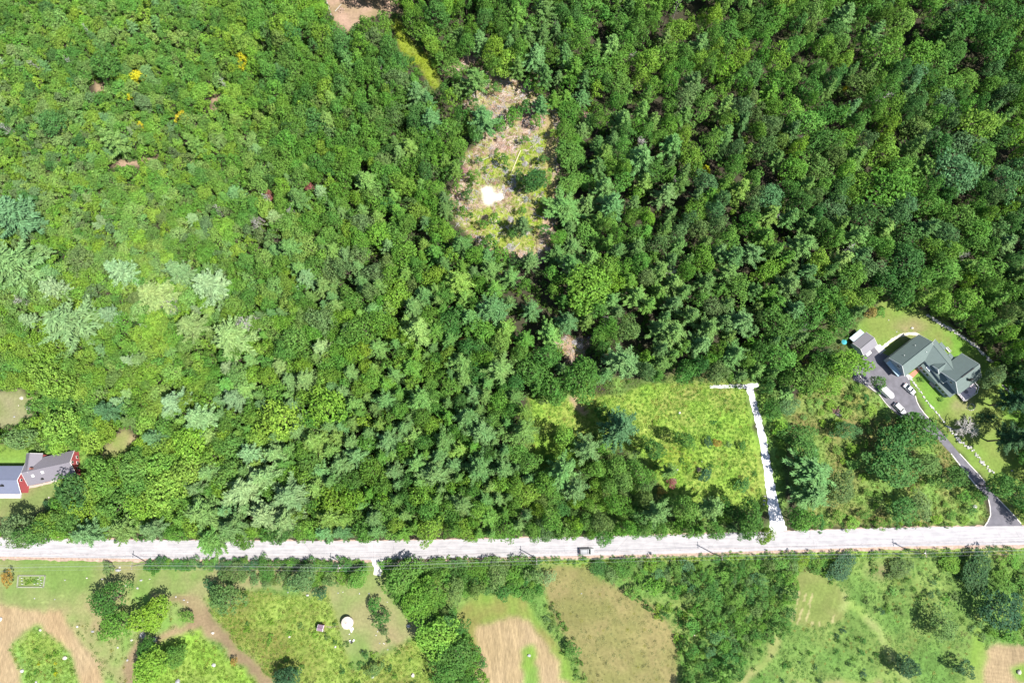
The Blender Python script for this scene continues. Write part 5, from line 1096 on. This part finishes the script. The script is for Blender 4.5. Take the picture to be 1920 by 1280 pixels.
for px, py in ((42, 1083), (42, 1088), (43, 1094), (76, 1082), (78, 1087), (79, 1092), (72, 1093), (66, 1094), (73, 1085), (77, 1096)):
    v = P(px, py)-ec; m.box((v.x, v.y, .2), (.34, .2, .5), random.uniform(-.2, .2))
m.build('headstones', mat('white_marble', (.4, .42, .38), .8, .2, 4), EN)
for x, y, r, t in ((50, 1089, 6, 'y'), (58, 1088, 6.5, 'y'), (66, 1088, 6, 'l')): put_tree(x, y, r, 'bush', t, H=.7)
BOUL = """1 1160 6;122 1087 2;163 1083 3;192 1085 3;265 1087 4;281 1085 2;258 1102 4;236 1097 2;225 1063 3;65 1121 2;103 1123 2;76 1181 4;145 1174 3;174 1183 4;247 1199 4;221 1213 3;239 1237 3;122 1232 6;42 1257 6;68 1278 4;399 1186 5;401 1246 6;334 1276 8;434 1122 3;577 1115 4;540 1110 2;543 1193 3;629 1212 3
766 1173 5;774 1265 6;699 1268 4;680 1221 2;719 1205 2;726 1128 2;634 1111 2;643 1109 2;674 1112 2;692 1112 2;721 1206 2;727 1217 2;712 1205 2;705 1190 2;708 1183 2;992 1228 5;1910 1259 8;1827 949 6;1897 882 3;41 746 5;55 765 8;27 781 3;35 760 2;897 445 4;1107 670 2;1434 930 3;1433 938 3;1432 945 3;1666 600 2;1681 622 2;1270 880 3;1315 865 3;1274 774 4;1090 1112 2;1302 1190 2
330 1118 3;345 1124 3;352 1128 2;1710 615 4;95 962 2;92 932 3"""
for i, q_ in enumerate(BOUL.replace('\n', ';').split(';')):
    x, y, r = map(float, q_.split()); s = r*mpp(x, y)*.68
    mm = bpy.data.materials.get('boulder_%d' % (i % 3)) or mat('boulder_%d' % (i % 3), [(.38, .37, .36), (.30, .30, .31), (.42, .39, .33)][i % 3], .9, .25, 2)
    pl_ = place(x, y); sz = 'large' if r > 5 else 'small' if r < 3 else 'mid-sized'
    tag(MB().rock((0, 0, s*.3), s, random.uniform(.8, 1.3), random.uniform(.7, 1.1), .6, i+50).build('boulder', mm, None, P(x, y)), lab(sz+' pale boulder', x, y), 'boulder', GROUPS['boulder'])
tag(MB().rock((0, 0, .3), 1.1, 1.0, .42, .5, 777).build('boulder', bpy.data.materials['boulder_1'], None, P(222, 1068)), 'long flat dark grey boulder beside a round bush just below the road', 'boulder', GROUPS['boulder'])
def pile(px, py, r, m_, label, n=60, seed=0, th=.05, name='brush_pile', H=.9):
    rr = random.Random(seed); b = MB(); R = r*mpp(px, py)
    for _ in range(n):
        a = rr.uniform(0, 6.28); d = R*math.sqrt(rr.random())*.8; z = rr.uniform(.05, H)*(1-d/R*.7); t = rr.uniform(0, 6.28); l = rr.uniform(.5, 1.3)*min(1.3, R*.6)
        c = Vector((math.cos(a)*d, math.sin(a)*d, z)); v = Vector((math.cos(t)*l, math.sin(t)*l, rr.uniform(-.3, .3)*l)); b.tube(c-v*.6, c+v*.6, th*rr.uniform(.5, 1.4), th*.4, n=4)
    return tag(b.build(name, m_, None, P(px, py)), label, 'brush pile', 'piles of cut branches')
GST = mat('grey_sticks', (.40, .38, .40), .9, .3, 3); RST = mat('reddish_sticks', (.34, .19, .18), .9, .35, 3); TST = mat('tan_sticks', (.42, .30, .24), .9, .3, 3)
for i, (x, y, r, m_) in enumerate(((1012, 282, 8, GST), (984, 308, 6, GST), (948, 320, 6, GST), (958, 356, 6, GST), (1005, 262, 10, GST), (940, 275, 9, TST), (925, 285, 7, TST), (995, 208, 10, RST), (880, 360, 8, TST), (872, 320, 7, RST), (1568, 768, 10, RST), (1572, 775, 7, GST), (1088, 648, 8, GST), (1078, 642, 6, GST), (1105, 640, 6, TST), (958, 412, 7, GST), (910, 408, 7, TST), (985, 435, 8, GST), (955, 462, 7, GST), (1100, 215, 8, RST), (890, 105, 8, RST), (850, 135, 7, RST), (1310, 880, 5, TST), (1262, 902, 7, RST), (290, 1198, 6, GST), (268, 1190, 6, GST), (640, 20, 8, TST), (1895, 665, 8, GST))):
    c_ = {GST.name: 'grey', RST.name: 'reddish', TST.name: 'tan'}[m_.name]; pile(x, y, r, m_, lab(c_+' pile of cut branches', x, y), 70, i)
def log(x0, y0, x1, y1, r, label, m_=None):
    a, b = P(x0, y0, r), P(x1, y1, r); o = MB().tube((0, 0, 0), b-a, r, r*.6, n=8)
    tag(o.build('fallen_log', m_ or DEADW, None, a), label, 'log', 'fallen logs in the clearings')
PLOG = mat('fresh_log', (.45, .40, .26), .85, .15, 3)
for i, (a, b, c_, d, r) in enumerate(((976, 282, 957, 328, .22), (990, 228, 1007, 239, .18), (960, 158, 968, 181, .2), (980, 201, 1003, 188, .16), (923, 178, 950, 193, .15), (612, 2, 622, 32, .2), (628, 22, 640, 8, .15), (935, 170, 965, 176, .14), (1000, 270, 985, 255, .14), (905, 300, 922, 292, .14), (870, 372, 862, 360, .13), (948, 425, 968, 440, .16), (1000, 400, 1025, 412, .2), (940, 245, 962, 236, .13), (1078, 655, 1096, 662, .12), (975, 455, 960, 470, .14))):
    log(a, b, c_, d, r, lab(['long', 'dark', 'thin'][i % 3]+' fallen log', (a+c_)/2, (b+d)/2), PLOG if i in (0, 2, 3) else DEADW)
# litter of sticks and chips over the logged ground
sp = []
for i in range(3):
    rr = random.Random(i); b = MB()
    for _ in range(9):
        t = rr.uniform(0, 6.28); l = rr.uniform(.3, .9); c = Vector((rr.uniform(-.7, .7), rr.uniform(-.7, .7), rr.uniform(.04, .2))); v = Vector((math.cos(t)*l, math.sin(t)*l, rr.uniform(-.08, .08))); b.tube(c-v, c+v, .045, .02, n=4, cap=False)
    me = bpy.data.meshes.new('stick_litter'); me.from_pydata(b.v, [], b.f); me.materials.append(leafmat('stick_bark_%d' % i, 0, .9)); sp.append(me)
xs = rng.uniform(-40, 30, 9000); ys = rng.uniform(20, 200, 9000); a_, b_ = unP(xs, ys); mk = np.zeros(len(xs), bool)
for k in ('logged', 'gap_a', 'gap_b', 'gap_c'): mk |= inpoly(a_, b_, R_[k])
mk &= ~inpoly(a_, b_, R_['sand']) & ~inpoly(a_, b_, R_['ruts']); lg = inpoly(a_, b_, R_['logged_green']); mk &= ~(lg & (rng.random(len(xs)) < .6)); n = mk.sum()
cl = np.array([(.42, .33, .28), (.36, .34, .36), (.3, .18, .13), (.5, .42, .36), (.16, .11, .08)])[rng.integers(0, 5, n)]
scatter('stick_litter', sp, np.stack([xs[mk], ys[mk], np.zeros(n)], 1), rng.uniform(0, 6.28, n), np.tile(rng.uniform(.6, 1.3, (n, 1)), (1, 3)), cl, 'sticks and bark litter strewn over the logged pinkish ground', 'brush litter')
